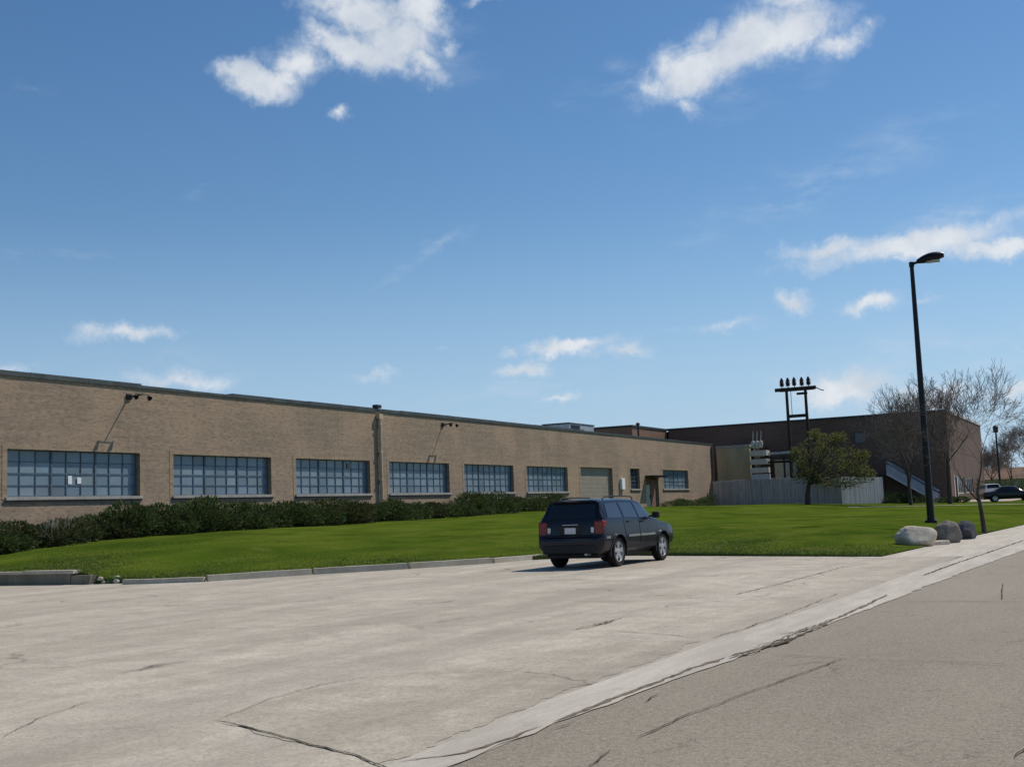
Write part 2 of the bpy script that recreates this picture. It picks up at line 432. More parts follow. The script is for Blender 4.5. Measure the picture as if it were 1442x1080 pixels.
S.view_settings.exposure = 0; S.view_settings.gamma = 1

# ------------------------------------------------------------------ ground
XW = -38.5                    # plane of the factory's street wall
XE = -5.7                     # lawn edge along the sidewalk
def sheet(name, mat, pts, z):
    mb = MB(); mb.add([(x, y, z) for x, y in pts], [tuple(range(len(pts)))])
    return structure(mb.obj(name, mat))
sheet('ground', M['soil'], [(-3000,-3000),(3000,-3000),(3000,3000),(-3000,3000)], -.06)
sheet('road', M['asphalt'], [(-5.5,-80),(9,-80),(49,700),(-5.5,700)], 0)
sheet('parking_apron', M['concrete'], [(-80,-80),(-4.05,-80),(-3.75,40),(-80,40)], .004)
def drift(y): return 0 if y < 31 else min(.058*(y-31), 40)
def edge_out(y): return interp([(-60,-3.9),(6.5,-3.84),(9.5,-3.74),(12.1,-3.55),(14.5,-3.43),(19.2,-3.19),(24.5,-2.98),(33.6,-2.47),(733.6,38.13)], y)
def edge_in(y): return interp([(-60,-4.3),(6.5,-4.24),(9,-4.30),(13,-4.25),(15.6,-4.14),(19.5,-4.02),(26.5,-3.88),(40.7,-2.98),(740.7,37.62)], y)
# road edge: gutter pan with a slightly ragged edge towards the asphalt
mb = MB(); ys = [-60 + .2*i for i in range(0, 1100)] + [160+6*i for i in range(85)]
for i, y in enumerate(ys):
    xo = edge_out(y) + .05*noise.noise((0, y*.45, 3)) + .05*noise.noise((0, y*2.3, 7))
    xi = edge_in(y) + .03*noise.noise((5, y*.5, 3))
    mb.v += [(xi, y, .009), (xo, y, .009)]
    if i: mb.f.append((2*i-2, 2*i-1, 2*i+1, 2*i))
structure(mb.obj('gutter', M['gutter']))
mb = MB()
for i, y in enumerate([31, 33, 36, 40, 46, 54, 64, 80, 100, 140, 200, 300, 500, 700]):
    mb.v += [(-6.3+drift(y)*.98, y, .0065), (edge_in(y)+.02, y, .0065)]
    if i: mb.f.append((2*i-2, 2*i-1, 2*i+1, 2*i))
structure(mb.obj('sidewalk', M['walk']))

def afront(x):                # front edge of the lawn (Y) as a function of X
    return interp([(-60,24.3),(-25.2,24.3),(-22.4,24.8),(-16.5,33.7),(-14,35.2),(-5.7,31.6)], x)
def front_dist(x, y):
    best = 1e9
    pl = [(-60,24.3),(-25.2,24.3),(-22.4,24.8),(-16.5,33.7),(-14,35.2),(-5.7,31.6)]
    for (x0,y0),(x1,y1) in zip(pl, pl[1:]):
        dx, dy = x1-x0, y1-y0; t = max(0, min(1, ((x-x0)*dx+(y-y0)*dy)/(dx*dx+dy*dy)))
        best = min(best, math.hypot(x-x0-t*dx, y-y0-t*dy))
    return best
ZWALL = [(24,1.0),(32,1.15),(40,1.18),(55,1.28),(77,1.50),(90,1.45),(110,1.22),(122,1.16),(160,1.0),(260,.6)]
def tz(x, y):
    if y < afront(x) - .01: return 0
    ds = XE + drift(y) - x
    zw = interp(ZWALL, y)
    zf = interp([(0,.03),(1.2,.22),(5,.46),(18,.66),(28,zw*.93),(33,zw)], ds)
    ze = interp([(-26,.36),(-25,.15),(-12,.10),(-6,.04)], x)
    d = front_dist(x, y); t = min(1, d/13.0); k = 1-(1-t)**2
    z = ze + (zf-ze)*k
    return min(z, zf) if ds < 3 else z
xs = [XE, -5.9, -6.3, -6.9, -7.6] + [-8.5-.75*i for i in range(0, 24)] + [-26.3-1.1*i for i in range(0, 12)] + [-41,-50,-80,-140,-300]
ts = [0,.15,.4,.8,1.3,2,2.8,3.7,4.7,5.8,7,8.4,10,12,14,17,20,24,29,35,42,50,60,72,85,100,120,150,200,300,420]
mb = MB(); K = len(ts)
for x in xs:
    for t in ts:
        y = afront(x) + t
        xq = x + drift(y)*max(0, 1-(XE-x)/14)
        z = tz(xq, y)
        if 1 < t < 40: z += .05*noise.noise((x*.25, y*.25, 0))
        mb.v.append((xq, y, z))
for i in range(len(xs)-1):
    for j in range(K-1):
        mb.f.append((i*K+j, (i+1)*K+j, (i+1)*K+j+1, i*K+j+1)[::-1])
lawn = structure(mb.obj('lawn', M['grass'], smooth=True, fix=True))
# turf front face so that the lawn meets the pavement
mb = MB()
for x0, x1 in zip(xs, xs[1:]):
    mb.quad((x0, afront(x0), -.02), (x1, afront(x1), -.02), (x1, afront(x1), tz(x1, afront(x1))), (x0, afront(x0), tz(x0, afront(x0))))
structure(mb.obj('turf_edge', M['soil']))
# short grass near the kerb and path
mb = MB(); rnd = random.Random(3)
n = 0
while n < 42000:
    x = rnd.uniform(-37, XE+.4); t = min(16, rnd.expovariate(1/2.6))
    y = afront(x) + t - .06
    z = tz(x, max(y, afront(x)+.001))
    if z < .02: z = .02
    if x > XE + drift(y) - .05: continue
    h = rnd.uniform(.02, .05) * (1.5 if t < .25 else max(.4, 1-t/9)); w = rnd.uniform(.010, .022); a = rnd.uniform(0, 2*PI)
    lx, ly = rnd.gauss(0, .04), rnd.gauss(0, .04)
    i = len(mb.v)
    mb.v += [(x-w*math.cos(a), y-w*math.sin(a), z-.01), (x+w*math.cos(a), y+w*math.sin(a), z-.01), (x+lx, y+ly, z+h)]
    mb.f.append((i, i+1, i+2)); n += 1
structure(mb.obj('grass', M['blade']), 'stuff')

# far foot path over the lawn
def strip_on_lawn(name, mat, pts, w, lift=.03):
    mb = MB()
    P = []
    for (x0,y0),(x1,y1) in zip(pts, pts[1:]):
        for k in range(24): P.append((lerp(x0,x1,k/24), lerp(y0,y1,k/24)))
    P.append(pts[-1])
    for i, (x, y) in enumerate(P):
        a, b = P[max(0,i-1)], P[min(len(P)-1,i+1)]
        d = Vector((b[0]-a[0], b[1]-a[1], 0)).normalized(); nrm = Vector((-d.y, d.x, 0))
        for s in (-1, 1):
            q = Vector((x, y, 0)) + nrm*s*w/2
            mb.v.append((q.x, q.y, tz(q.x, q.y)+lift))
        if i: mb.f.append((2*i-2, 2*i-1, 2*i+1, 2*i))
    return structure(mb.obj(name, mat, fix=True))
strip_on_lawn('footpath', M['walk'], [(-20.5,101),(-14,101),(-6.0,99)], 1.5)
strip_on_lawn('driveway', M['patch'], [(-14.3,123),(-14.3,150),(-14.3,200)], 9)

# kerb: tall darker length at the left, then blocks along the diagonal
mb = MB()
def kerb_block(mb, p, q, h, w=.17, top=.02):
    p = Vector((*p, 0)); q = Vector((*q, 0)); d = (q-p).normalized(); nrm = Vector((-d.y, d.x, 0))
    N = max(2, int((q-p).length/.5)); prev = None
    for i in range(N+1):
        c = p.lerp(q, i/N)
        j = .012*noise.noise((c.x*1.3, c.y*1.3, 1)); hh = h + .02*noise.noise((c.x*.8, c.y*.9, 4))
        row = [c - nrm*(w/2+j), c - nrm*(w/2-top+j) , c + nrm*(w/2), c + nrm*w/2]
        zz = [-.02, hh, hh+.004, -.02]
        n0 = len(mb.v)
        mb.v += [(r.x, r.y, z) for r, z in zip(row, zz)]
        if i:
            for k in range(3): mb.f.append((n0-4+k, n0+k, n0+k+1, n0-4+k+1))
        if i in (0, N): mb.f.append((n0, n0+1, n0+2, n0+3) if i == N else (n0+3, n0+2, n0+1, n0))
kp = [PZ(*q, 0) for q in ((172,823),(290,819),(440,809),(575,801),(693,793),(764,787))]
for i, (p, q) in enumerate(zip(kp, kp[1:])):
    d = Vector((q[0]-p[0], q[1]-p[1])).normalized()*.10
    kerb_block(mb, (p[0]+d.x*.4, p[1]+d.y*.4), (q[0]-d.x*.4, q[1]-d.y*.4), (.13,.17,.17,.17,.15)[i])
kerb_block(mb, (-16.35,34.05), (-14.1,35.25), .10)
structure(mb.obj('kerb', M['kerb'], fix=True))
mb = MB()
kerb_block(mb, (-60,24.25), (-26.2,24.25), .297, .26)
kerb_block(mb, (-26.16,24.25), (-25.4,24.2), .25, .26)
tall = structure(mb.obj('tall_kerb', M['darkkerb'], fix=True))
mb = MB(); rr = random.Random(5)
x = -60
while x < -26.1:
    L = min(rr.uniform(1.2, 3.0), -26.05-x); mb.box(x+.01, x+L-.01, 24.10, 24.42, .30, .385+rr.uniform(-.015,.015)); x += L
structure(mb.obj('tall_kerb_cap', M['kerb'], fix=True))
# crumbled end of the tall kerb
for k in range(9):
    bm = bmesh.new(); bmesh.ops.create_icosphere(bm, subdivisions=2, radius=1)
    for v in bm.verts: v.co *= 1+.35*noise.noise(v.co*1.4+Vector((k*3,0,0)))
    s = rr.uniform(.05, .13)
    me = bpy.data.meshes.new('rubble'); bm.transform(Matrix.Diagonal((s*1.3, s, s*.8, 1))); bm.to_mesh(me); bm.free(); me.materials.append(M['kerb'])
    ob = bpy.data.objects.new('rubble', me); COL.objects.link(ob)
    ob.location = (-25.5 + k*.12 + rr.uniform(-.1,.1), 24.3+rr.uniform(-.12,.25), s*.5+.01 + (.1 if k % 3 == 0 else 0))
    tag(ob, 'crumbled lump of pale concrete at the broken end of the tall kerb', 'rubble', 'crumbled kerb lumps')

# cracks and joints in the paving (thin ribbons a few mm above the surface)
def crack(name, pix, w, mat, z=.014, jit=.05, seed=0, ragged=.5):
    P = [Vector((*PZ(px, py, 0), 0)) for px, py in pix]; Q = []
    for p, q in zip(P, P[1:]):
        N = max(2, int((q-p).length/.06))
        Q += [p.lerp(q, i/N) for i in range(N)]
    Q.append(P[-1]); mb = MB()
    for i, c in enumerate(Q):
        d = (Q[min(i+1,len(Q)-1)]-Q[max(i-1,0)]).normalized(); nr = Vector((-d.y, d.x, 0))
        c2 = c + nr*jit*.6*(noise.noise((c.x*1.7, c.y*1.7, seed)) + .6*noise.noise((c.x*6, c.y*6, seed+5)) + .35*noise.noise((c.x*17, c.y*17, seed+6)))
        e = min(1, i/4, (len(Q)-1-i)/4)
        w_ = w*.56*(.55+.9*abs(noise.noise((c.x*1.1, c.y*1.1, seed+31))))
        a = w_*.5*max(.08, (1+ragged*1.4*noise.noise((c.x*4.1, c.y*4.1, seed+9))))*(.15+.85*e)
        b = w_*.5*max(.08, (1+ragged*1.4*noise.noise((c.x*5.7, c.y*5.3, seed+19))))*(.15+.85*e)
        l = c2+nr*a; r = c2-nr*b
        mb.v += [(l.x,l.y,z),(r.x,r.y,z)]
        if i: mb.f.append((2*i-2, 2*i-1, 2*i+1, 2*i))
    return structure(mb.obj(name, mat, fix=True))
crack('pavement_crack', [(300,1016),(352,1027),(400,1040),(450,1052),(500,1065),(560,1090)], .035, M['crack'], seed=1)
crack('pavement_crack', [(300,1016),(380,985),(450,965),(540,950)], .022, M['dirt'], seed=2)
crack('pavement_crack', [(820,1085),(865,1055)], .035, M['crack'], seed=3)
crack('pavement_crack', [(895,1040),(960,1012),(1030,985),(1100,960),(1190,928)], .030, M['crack'], seed=4, jit=.04)
crack('pavement_crack', [(1090,922),(1190,929),(1310,932),(1442,938)], .030, M['crack'], seed=5)
crack('pavement_crack', [(1270,848),(1350,847),(1442,849)], .05, M['crack'], seed=6)
crack('pavement_crack', [(1411,845),(1411,835),(1412,822)], .035, M['crack'], seed=7, jit=.02)
crack('pavement_crack', [(850,888),(920,893),(985,899)], .04, M['crack'], seed=8)
crack('pavement_crack', [(830,848),(910,848)], .05, M['dirt'], seed=9)
crack('pavement_crack', [(1430,1068),(1450,1050)], .05, M['crack'], seed=10)
crack('pavement_crack', [(0,1040),(60,1010),(140,985)], .02, M['dirt'], seed=12)
crack('pavement_crack', [(770,1030),(812,1018)], .05, M['crack'], seed=13)
crack('pavement_crack', [(905,990),(928,978)], .05, M['crack'], seed=14)
for q_ in range(5): crack('pavement_stain', [(168+q_*9,949-q_*2.4),(205+q_*7,943-q_*2.0),(232+q_*9,939-q_*2)], .055, M['dirt'], seed=15+q_*3, ragged=1.2, jit=.12)
for q_ in range(3): crack('pavement_stain', [(800+q_*14,888-q_*3),(840+q_*8,882-q_*3),(866+q_*4,874-q_*2)], .05, M['dirt'], seed=16+q_*3, ragged=1.2, jit=.12)
crack('pavement_crack', [(1000,900),(1050,885),(1100,868),(1180,836)], .03, M['dirt'], seed=17)
crack('pavement_crack', [(1035,838),(1100,822),(1190,798)], .05, M['dirt'], seed=18)
crack('gutter_dirt', [(1025,926),(1065,915),(1110,903),(1150,884),(1200,862),(1250,838)], .13, M['dirt'], seed=20, ragged=.8)
crack('gutter_dirt', [(1060,914),(1092,910),(1118,900)], .13, M['crack'], seed=21, ragged=1.0, z=.018)
crack('gutter_dirt', [(1300,811),(1340,796),(1390,779),(1442,761)], .09, M['crack'], seed=22, ragged=.8, z=.018)
for q_ in range(8): crack('gutter_dirt', [(1020+q_*11,930-q_*5.5+(q_%3)*3),(1050+q_*11,922-q_*5+(q_%2)*4),(1078+q_*13,912-q_*5.5)], .045, M['dirt'], seed=60+q_, ragged=1.2, jit=.10, z=.016)
crack('gutter_dirt', [(780,1018),(860,988),(940,955),(1020,927)], .10, M['dirt'], seed=23, ragged=.9)
crack('gutter_dirt', [(560,1075),(660,1062),(760,1025)], .06, M['dirt'], seed=24, ragged=.9)
# a darker slab between the crack and the gutter
pp = [PZ(*q, 0) for q in ((305,1015),(420,975),(560,950),(700,930),(850,905),(985,902),(930,925),(800,972),(640,1040),(540,1078),(450,1055),(380,1038))]
P_ = []
for (x0,y0),(x1,y1) in zip(pp, pp[1:]+pp[:1]):
    N = max(2, int(math.hypot(x1-x0,y1-y0)/.08))
    for k in range(N):
        x, y = lerp(x0,x1,k/N), lerp(y0,y1,k/N)
        P_.append((x+.10*noise.noise((x*2,y*2,0))+.05*noise.noise((x*9,y*9,3)), y+.10*noise.noise((x*2,y*2,7))+.05*noise.noise((x*9,y*9,5))))
sheet('concrete_slab', M['slab'], P_, .0075)

# ------------------------------------------------------------------ buildings
def wall_panel(mb, u0, u1, z0, z1, holes, fmap, depth):
    us = sorted({u0, u1, *[h[0] for h in holes], *[h[1] for h in holes]})
    zs = sorted({z0, z1, *[h[2] for h in holes], *[h[3] for h in holes]})
    for a, b in zip(us, us[1:]):
        for c, d in zip(zs, zs[1:]):
            cu, cz = (a+b)/2, (c+d)/2
            if any(h[0] < cu < h[1] and h[2] < cz < h[3] for h in holes): continue
            mb.quad(fmap(a,c,0), fmap(b,c,0), fmap(b,d,0), fmap(a,d,0))
    for (a, b, c, d) in holes:
        for (p, q) in (((a,c),(b,c)),((b,c),(b,d)),((b,d),(a,d)),((a,d),(a,c))):
            mb.quad(fmap(*p,0), fmap(*p,depth), fmap(*q,depth), fmap(*q,0))
ZS, ZT = 2.84, PX(15, 632, XW)[1]
BAYS = [(23.2,30.2),(32.34,39.36),(41.45,48.46),(50.5,57.4),(59.42,66.45),(68.42,75.5),(77.6,84.75)]
GAR = (87.25, 93.9, 1.0, 4.78); NAR = (98.0, 100.25, 3.0, 4.8); DOR = (101.7, 105.0, 1.0, 4.0); WIN8 = (106.3, 113.6, 3.0, 4.78)
Y0, Y1, ZTOP = 12.0, 121.9, 7.58
root = thing('brick_factory', 'long low tan brick factory with a row of wide steel windows along the lawn', 'factory', (XW, 67, 1.2))
O = tuple(root.location)
fx = lambda u, z, d: (XW - d, u, z)
mb = MB()
holes = [(a, b, ZS, ZT) for a, b in BAYS] + [GAR, NAR, DOR, WIN8]
wall_panel(mb, Y0, Y1, .2, ZTOP, holes, fx, .28)
# other walls
mb.quad((XW,Y1,.2), (XW-70,Y1,.2), (XW-70,Y1,ZTOP), (XW,Y1,ZTOP))
mb.quad((XW-70,Y1,.2), (XW-70,Y0,.2), (XW-70,Y0,ZTOP), (XW-70,Y1,ZTOP))
mb.quad((XW-70,Y0,.2), (XW,Y0,.2), (XW,Y0,ZTOP), (XW-70,Y0,ZTOP))
mb.obj('wall', M['brick'], root, origin=O)
mb = MB(); mb.quad((XW-.02,Y0+.02,ZTOP-.12), (XW-.02,Y1-.02,ZTOP-.12), (XW-69.9,Y1-.02,ZTOP-.12), (XW-69.9,Y0+.02,ZTOP-.12))
mb.obj('roof', M['roofing'], root, origin=O, fix=True)
# coping in lengths with slightly differing height
mb = MB(); y = Y0; rc = random.Random(11)
while y < Y1+.2:
    L = min(3.05, Y1+.2-y); dz = rc.uniform(-.012, .012)
    h = .20 if y < 86 else .13
    if 39 < y < 43: h = .13
    mb.box(XW-.35, XW+.06, y+.006, y+L-.006, ZTOP+.003, ZTOP+h+dz); y += L
mb.box(XW-70, XW-.355, Y1-.3, Y1+.05, ZTOP+.003, ZTOP+.13); mb.box(XW-70, XW-.355, Y0-.05, Y0+.3, ZTOP+.003, ZTOP+.2)
mb.obj('coping', M['coping'], root, origin=O)
# pale brick jambs and lintels framing each opening, 12 mm proud
for (a, b, c, d) in holes:
    if (a, b) == (DOR[0], DOR[1]) or (a, b) == (GAR[0], GAR[1]): c2 = 1.0
    else: c2 = c - .1
    mb = MB()
    mb.box(XW-.01, XW+.012, a-.24, a-.002, c2, d+.002); mb.box(XW-.01, XW+.012, b+.002, b+.24, c2, d+.002)
    mb.box(XW-.01, XW+.014, a-.24, b+.24, d+.001, d+.16)
    mb.obj('trim', M['brickpier'], root, origin=O)
def sash(a, b, c, d, ncol, nrow, glass, dark_cols=(), vents=True, bars='wide'):
    x = XW - .24
    fr = MB(); t = .045
    fr.box(x-.03, x+.05, a, b, c, c+t); fr.box(x-.03, x+.05, a, b, d-t, d)
    fr.box(x-.03, x+.05, a, a+t, c+t, d-t); fr.box(x-.03, x+.05, b-t, b, c+t, d-t)
    for i in range(1, ncol):
        y = lerp(a, b, i/ncol); w = .045 if i in dark_cols else .020
        fr.box(x-.02, x+(.04 if w > .03 else .025), y-w, y+w, c+t, d-t)
    for j in range(1, nrow):
        z = lerp(c, d, j/nrow); w = .030 if j == nrow//2 else .016
        fr.box(x-.018, x+.021, a+t, b-t, z-w, z+w)
    f = fr.obj('window', M['steel'], root, origin=O)
    p = MB(); rp = random.Random(int(a*10))
    for i in range(ncol):
        for j in range(nrow):
            y0, y1, z0, z1 = lerp(a,b,i/ncol), lerp(a,b,(i+1)/ncol), lerp(c,d,j/nrow), lerp(c,d,(j+1)/nrow)
            q = [rp.uniform(-.006,.006) for _ in range(4)]
            p.quad((x-.008+q[0],y0+.002,z0+.002),(x-.008+q[1],y1-.002,z0+.002),(x-.008+q[2],y1-.002,z1-.002),(x-.008+q[3],y0+.002,z1-.002))
    p.obj('pane', glass, f, origin=O)
    s = MB(); s.box(XW-.27, XW+.09, a-.1, b+.1, c-.13, c-.002)
    s.obj('sill', M['sill'], f, origin=O, bevel=.01)
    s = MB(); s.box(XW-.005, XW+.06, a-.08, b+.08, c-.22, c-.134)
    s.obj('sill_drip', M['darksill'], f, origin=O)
    return f
for i, (a, b) in enumerate(BAYS):
    w = sash(a, b, ZS, ZT, 9, 4, M['pane'], (3, 6))
    if i == 1:
        for px0, px1, py0, py1 in ((96,101.5,670,681.5),(109,114.5,672,681)):
            (ya, za), (yb, zb) = PX(px0, py1, XW-.2), PX(px1, py0, XW-.2)
            nb = MB(); nb.box(XW-.215, XW-.205, ya, yb, za, zb)
            nb.obj('notice', M['paper'], w, origin=O)
    if i == 3:
        nb = MB(); (ya, za), (yb, zb) = PX(489, 659, XW-.2), PX(495, 652, XW-.2)
        nb.box(XW-.222, XW-.205, ya, yb, za, zb)
        nb.obj('missing_pane', M['darkpane'], w, origin=O)
sash(*NAR, 3, 5, M['darkpane'], ())
sash(*WIN8, 6, 5, M['pane'], (3,))
# roller door, recessed
g = MB(); nr = 12
for j in range(nr):
    z0, z1 = lerp(GAR[2]-.2, GAR[3], j/nr), lerp(GAR[2]-.2, GAR[3], (j+1)/nr)
    g.box(XW-.29, XW-.255, GAR[0]+.01, GAR[1]-.01, z0+.008, z1-.008)
    g.box(XW-.29, XW-.267, GAR[0]+.01, GAR[1]-.01, z1-.008, z1+.008)
g.obj('garage_door', M['garage'], root, origin=O)
# entrance: door, side panel, canopy
d = MB(); d.box(XW-.28, XW-.22, 102.1, 103.3, 1.0, 3.4); dr = d.obj('door', M['cream'], root, origin=O)
d = MB(); d.box(XW-.20, XW-.17, 103.1, 103.16, 2.1, 2.5); d.obj('handle', M['black'], dr, origin=O)
d = MB(); d.box(XW-.28, XW-.20, 103.45, 104.85, 1.0, 3.9); d.box(XW-.28, XW-.2, 101.72, 103.3, 3.45, 3.95); d.obj('door_panel', M['reddoor'], root, origin=O)
d = MB(); d.box(XW-.27, XW+.9, 101.6, 105.2, 4.03, 4.2); d.obj('canopy', M['black'], root, origin=O)
# rain pipe with a scupper head and hood above the parapet
yp = 58.35
d = MB(); d.tube([(XW+.14,yp,1.2),(XW+.14,yp,7.2)], .11, 10); d.box(XW+.03, XW+.26, yp-.2, yp+.2, 7.16, 7.45)
for z in (2.0,3.6,5.2,6.8): d.box(XW+.005, XW+.258, yp-.15, yp+.15, z, z+.05)
d.obj('downspout', M['paintbrown'], root, origin=O)
d = MB(); d.box(XW-.2, XW+.15, yp-.25, yp+.25, ZTOP+.22, ZTOP+.42); d.obj('scupper_hood', M['darkcoping'], root, origin=O, bevel=.04)
d = MB(); d.tube([(XW+.12,121.5,1.0),(XW+.12,121.5,7.4)], .13, 8); d.obj('downspout', M['reddoor'], root, origin=O)

# twin floodlights on the wall
def floodlights(px, py, label):
    y, z = PX(px, py, XW)
    t = thing('wall_floodlight', label, 'floodlight', (XW, y, z), 0, 'twin floodlights on the factory wall')
    mb = MB(); mb.box(0, .07, -.14, .14, -.12, .12); mb.tube([(.05,0,0),(.8,0,.05)], .030, 8); mb.tube([(.8,-.42,.05),(.8,.42,.05)], .014, 8)
    mb.tube([(.05,0,-.1),(.5,0,.03)], .015, 6)
    mb.obj('bracket', M['black'], t)
    for s in (-1, 1):
        h = MB(); h.lathe([(.03,-.09),(.06,-.08),(.10,.03),(.11,.07),(.09,.07)], 14, 'X', (.82, s*.40, -.08))
        R = Matrix.Rotation(math.radians(38), 4, 'Y'); c = Vector((.82, s*.40, -.08))
        h.v = [tuple(R @ (Vector(p)-c) + c) for p in h.v]
        hd = h.obj('lamp_head', M['black'], t, smooth=True)
        l = MB(); l.lathe([(.001,.06),(.088,.062)], 14, 'X', (.82, s*.40, -.08)); l.v = [tuple(R @ (Vector(p)-c) + c) for p in l.v]
        l.obj('lens', M['lens'], hd)
floodlights(181, 559, 'twin floodlights on a bracket above the leftmost wide factory window')
floodlights(623, 598, 'twin floodlights on a bracket above the window right of the downspout')

# small white meter box by the roller door
y, z = PX(875, 681, XW)
t = MB(); t.box(XW+.002, XW+.22, y-.35, y+.35, z-.5, z+.45)
tag(t.obj('meter_box', M['paper'], origin=(XW+.1, y, z), bevel=.02), 'small white meter box on the brick wall right of the roller door', 'meter box')

# roof equipment
RZ = ZTOP-.12
(xa, _), (xb, _) = PY(824, 605, 100), PY(862, 605, 100)
def on_roof(px, py, z): return PZ(px, py, z)
xu, yu = PZ(843, 605.5, 7.75); sx = .5
rt = thing('rooftop_unit', 'pale grey air handling unit standing on the factory roof', 'rooftop unit', (XW-3.2, 92.5, RZ))
mb = MB(); mb.box(-1.2,1.2,-2.6,2.6,.25,1.05); mb.obj('cabinet', M['galv'], rt, bevel=.04)
mb = MB(); mb.box(-1.25,1.25,-2.7,2.7,1.054,1.14); mb.obj('lid', M['coping'], rt)
mb = MB(); mb.box(-1.0,1.0,-2.2,2.2,0,.248); mb.obj('curb', M['whitecoping'], rt)
mb = MB()
for k in range(8): mb.box(1.203,1.225,-2.3+k*.24,-2.12+k*.24,.35,.95)
mb.obj('louvre', M['darkcoping'], rt)
yv, zv = PX(898, 592, XW-1.5)
mb = MB(); mb.tube([(0,0,0),(0,0,1.7)], .09, 8); mb.lathe([(.09,1.5),(.2,1.55),(.2,1.68),(.05,1.8)], 10)
tag(mb.obj('vent_pipe', M['darkcoping'], origin=None), 'dark vent pipe standing on the factory roof edge', 'vent pipe').location = (XW-1.5, yv, RZ)

# dark brown building behind, shaded end wall towards the lawn
YD, XD, ZD = 127.6, -15.6, 9.75
root = thing('brown_brick_building', 'tall dark brown brick building with flat roof behind the picket fence', 'building', (-30, YD, 1.0))
O = tuple(root.location)
mb = MB()
fy = lambda u, z, d: (u, YD + d, z)
win_d = [PY(1262,628,YD)+PY(1292,612,YD)]
dh = []
for px in (1203,):
    (xa, za), (xb, zb) = PY(px, 624, YD), PY(px+16, 608, YD); dh.append((xa, xb, za, zb))
wall_panel(mb, -45.3, XD, .2, ZD, dh, fy, .2)
fs = lambda u, z, d: (XD - d, u, z)
sh = []
for px, pw, p0, p1 in ((1349,9,695,672),(1361,9,694,673)):
    (ya, za), (yb, zb) = PX(px, p0, XD), PX(px+pw, p1, XD); sh.append((ya, yb, max(za,1.4), zb))
sd = (130.2, 132.2, .6, 3.1)
wall_panel(mb, YD, 160, .2, ZD, sh + [sd], fs, .2)
mb.quad((XD,160,.2),(-110,160,.2),(-110,160,ZD),(XD,160,ZD)); mb.quad((-110,160,.2),(-110,117,.2),(-110,117,ZD),(-110,160,ZD))
mb.obj('wall', M['darkbrick'], root, origin=O)
mb = MB(); mb.quad((-45.5,117,7.3),(-45.5,YD,7.3),(-45.5,YD,ZD),(-45.5,117,ZD)); mb.quad((-110,117,7.3),(-45.5,117,7.3),(-45.5,117,ZD),(-110,117,ZD))
mb.obj('upper_wall', M['redbrick'], root, origin=O)
mb = MB(); mb.add([(XD-.1,YD+.1,ZD-.1),(XD-.1,159.9,ZD-.1),(-109.9,159.9,ZD-.1),(-109.9,117.1,ZD-.1),(-45.6,117.1,ZD-.1),(-45.6,YD+.1,ZD-.1)], [(0,1,2,3,4,5)])
mb.obj('roof', M['roofing'], root, origin=O, fix=True)
mb = MB(); mb.box(-45.6, XD+.08, YD-.08, YD+.3, ZD+.003, ZD+.24); mb.box(-45.85,-45.42,116.9,YD-.085,ZD+.003,ZD+.22); mb.box(-110,-45.855,116.9,117.3,ZD+.003,ZD+.22)
mb.obj('coping', M['darkcoping'], root, origin=O)
mb = MB(); mb.box(XD-.3, XD+.08, YD+.305, 160.1, ZD+.003, ZD+.30); mb.obj('coping', M['whitecoping'], root, origin=O)  # side coping coloured pale to paint in the sunlit highlight along this roof edge
for (a, b, c, d) in dh:
    f = MB(); f.box(a, b, YD+.12, YD+.19, c, c+.08); f.box(a, b, YD+.12, YD+.19, d-.08, d); f.box(a,a+.08,YD+.12,YD+.19,c+.08,d-.08); f.box(b-.08,b,YD+.12,YD+.19,c+.08,d-.08)
    w = f.obj('window', M['coping'], root, origin=O)
    g = MB(); g.quad((a,YD+.17,c),(b,YD+.17,c),(b,YD+.17,d),(a,YD+.17,d)); g.obj('pane', M['darkpane'], w, origin=O)
for (a, b, c, d) in sh:
    f = MB(); f.box(XD-.19,XD-.12,a,b,c,c+.1); f.box(XD-.19,XD-.12,a,b,d-.1,d)
    n = 4
    for k in range(n+1):
        y = lerp(a+.05, b-.05, k/n); f.box(XD-.19,XD-.12,y-.05,y+.05,c+.1,d-.1)
    w = f.obj('window', M['whitecoping'], root, origin=O)
    g = MB(); g.quad((XD-.16,a,c),(XD-.16,b,c),(XD-.16,b,d),(XD-.16,a,d)); g.obj('pane', M['darkpane'], w, origin=O)
f = MB(); f.box(XD-.19,XD-.1,sd[0],sd[1],sd[2],sd[3]); dr = f.obj('door', M['reddoor'], root, origin=O)
f = MB(); f.box(XD+.01,XD+.05,sd[0]-.35,sd[0]-.01,.6,sd[3]+.3); f.obj('door_frame', M['whitecoping'], root, origin=O); f = MB(); f.box(XD+.01,XD+.05,sd[1]+.01,sd[1]+.35,.6,sd[3]+.3); f.obj('door_frame', M['whitecoping'], root, origin=O)

# buff wing between the two
YB = 123.4
root = thing('buff_annex', 'low buff coloured annex between the tan factory and the brown building', 'annex', (-37, 125, 1.1))
O = tuple(root.location)
xr, zt = PY(1055, 629, YB); xl = XW - .05
mb = MB(); mb.box(xl, xr, YB, 127.4, .3, zt); mb.obj('wall', M['buff'], root, origin=O)
mb = MB(); mb.box(xl, xr+.08, YB-.08, 127.45, zt+.003, zt+.25); mb.obj('coping', M['sill'], root, origin=O)

# second low pale block by the switchgear
(xa, za), (xb, zb) = PY(1092, 676, 125.5), PY(1116, 646, 125.5)
root = thing('switch_house', 'small pale switch house half hidden behind the fence', 'shed', (xa+1, 126, .9))
O = tuple(root.location)
mb = MB(); mb.box(xa, xb, 125.5, 127.3, .4, zb); mb.obj('wall', M['cream'], root, origin=O)
mb = MB(); mb.box(xa-.25, xb+.25, 125.2, 127.4, zb+.003, zb+.2); mb.obj('roof', M['darkcoping'], root, origin=O)

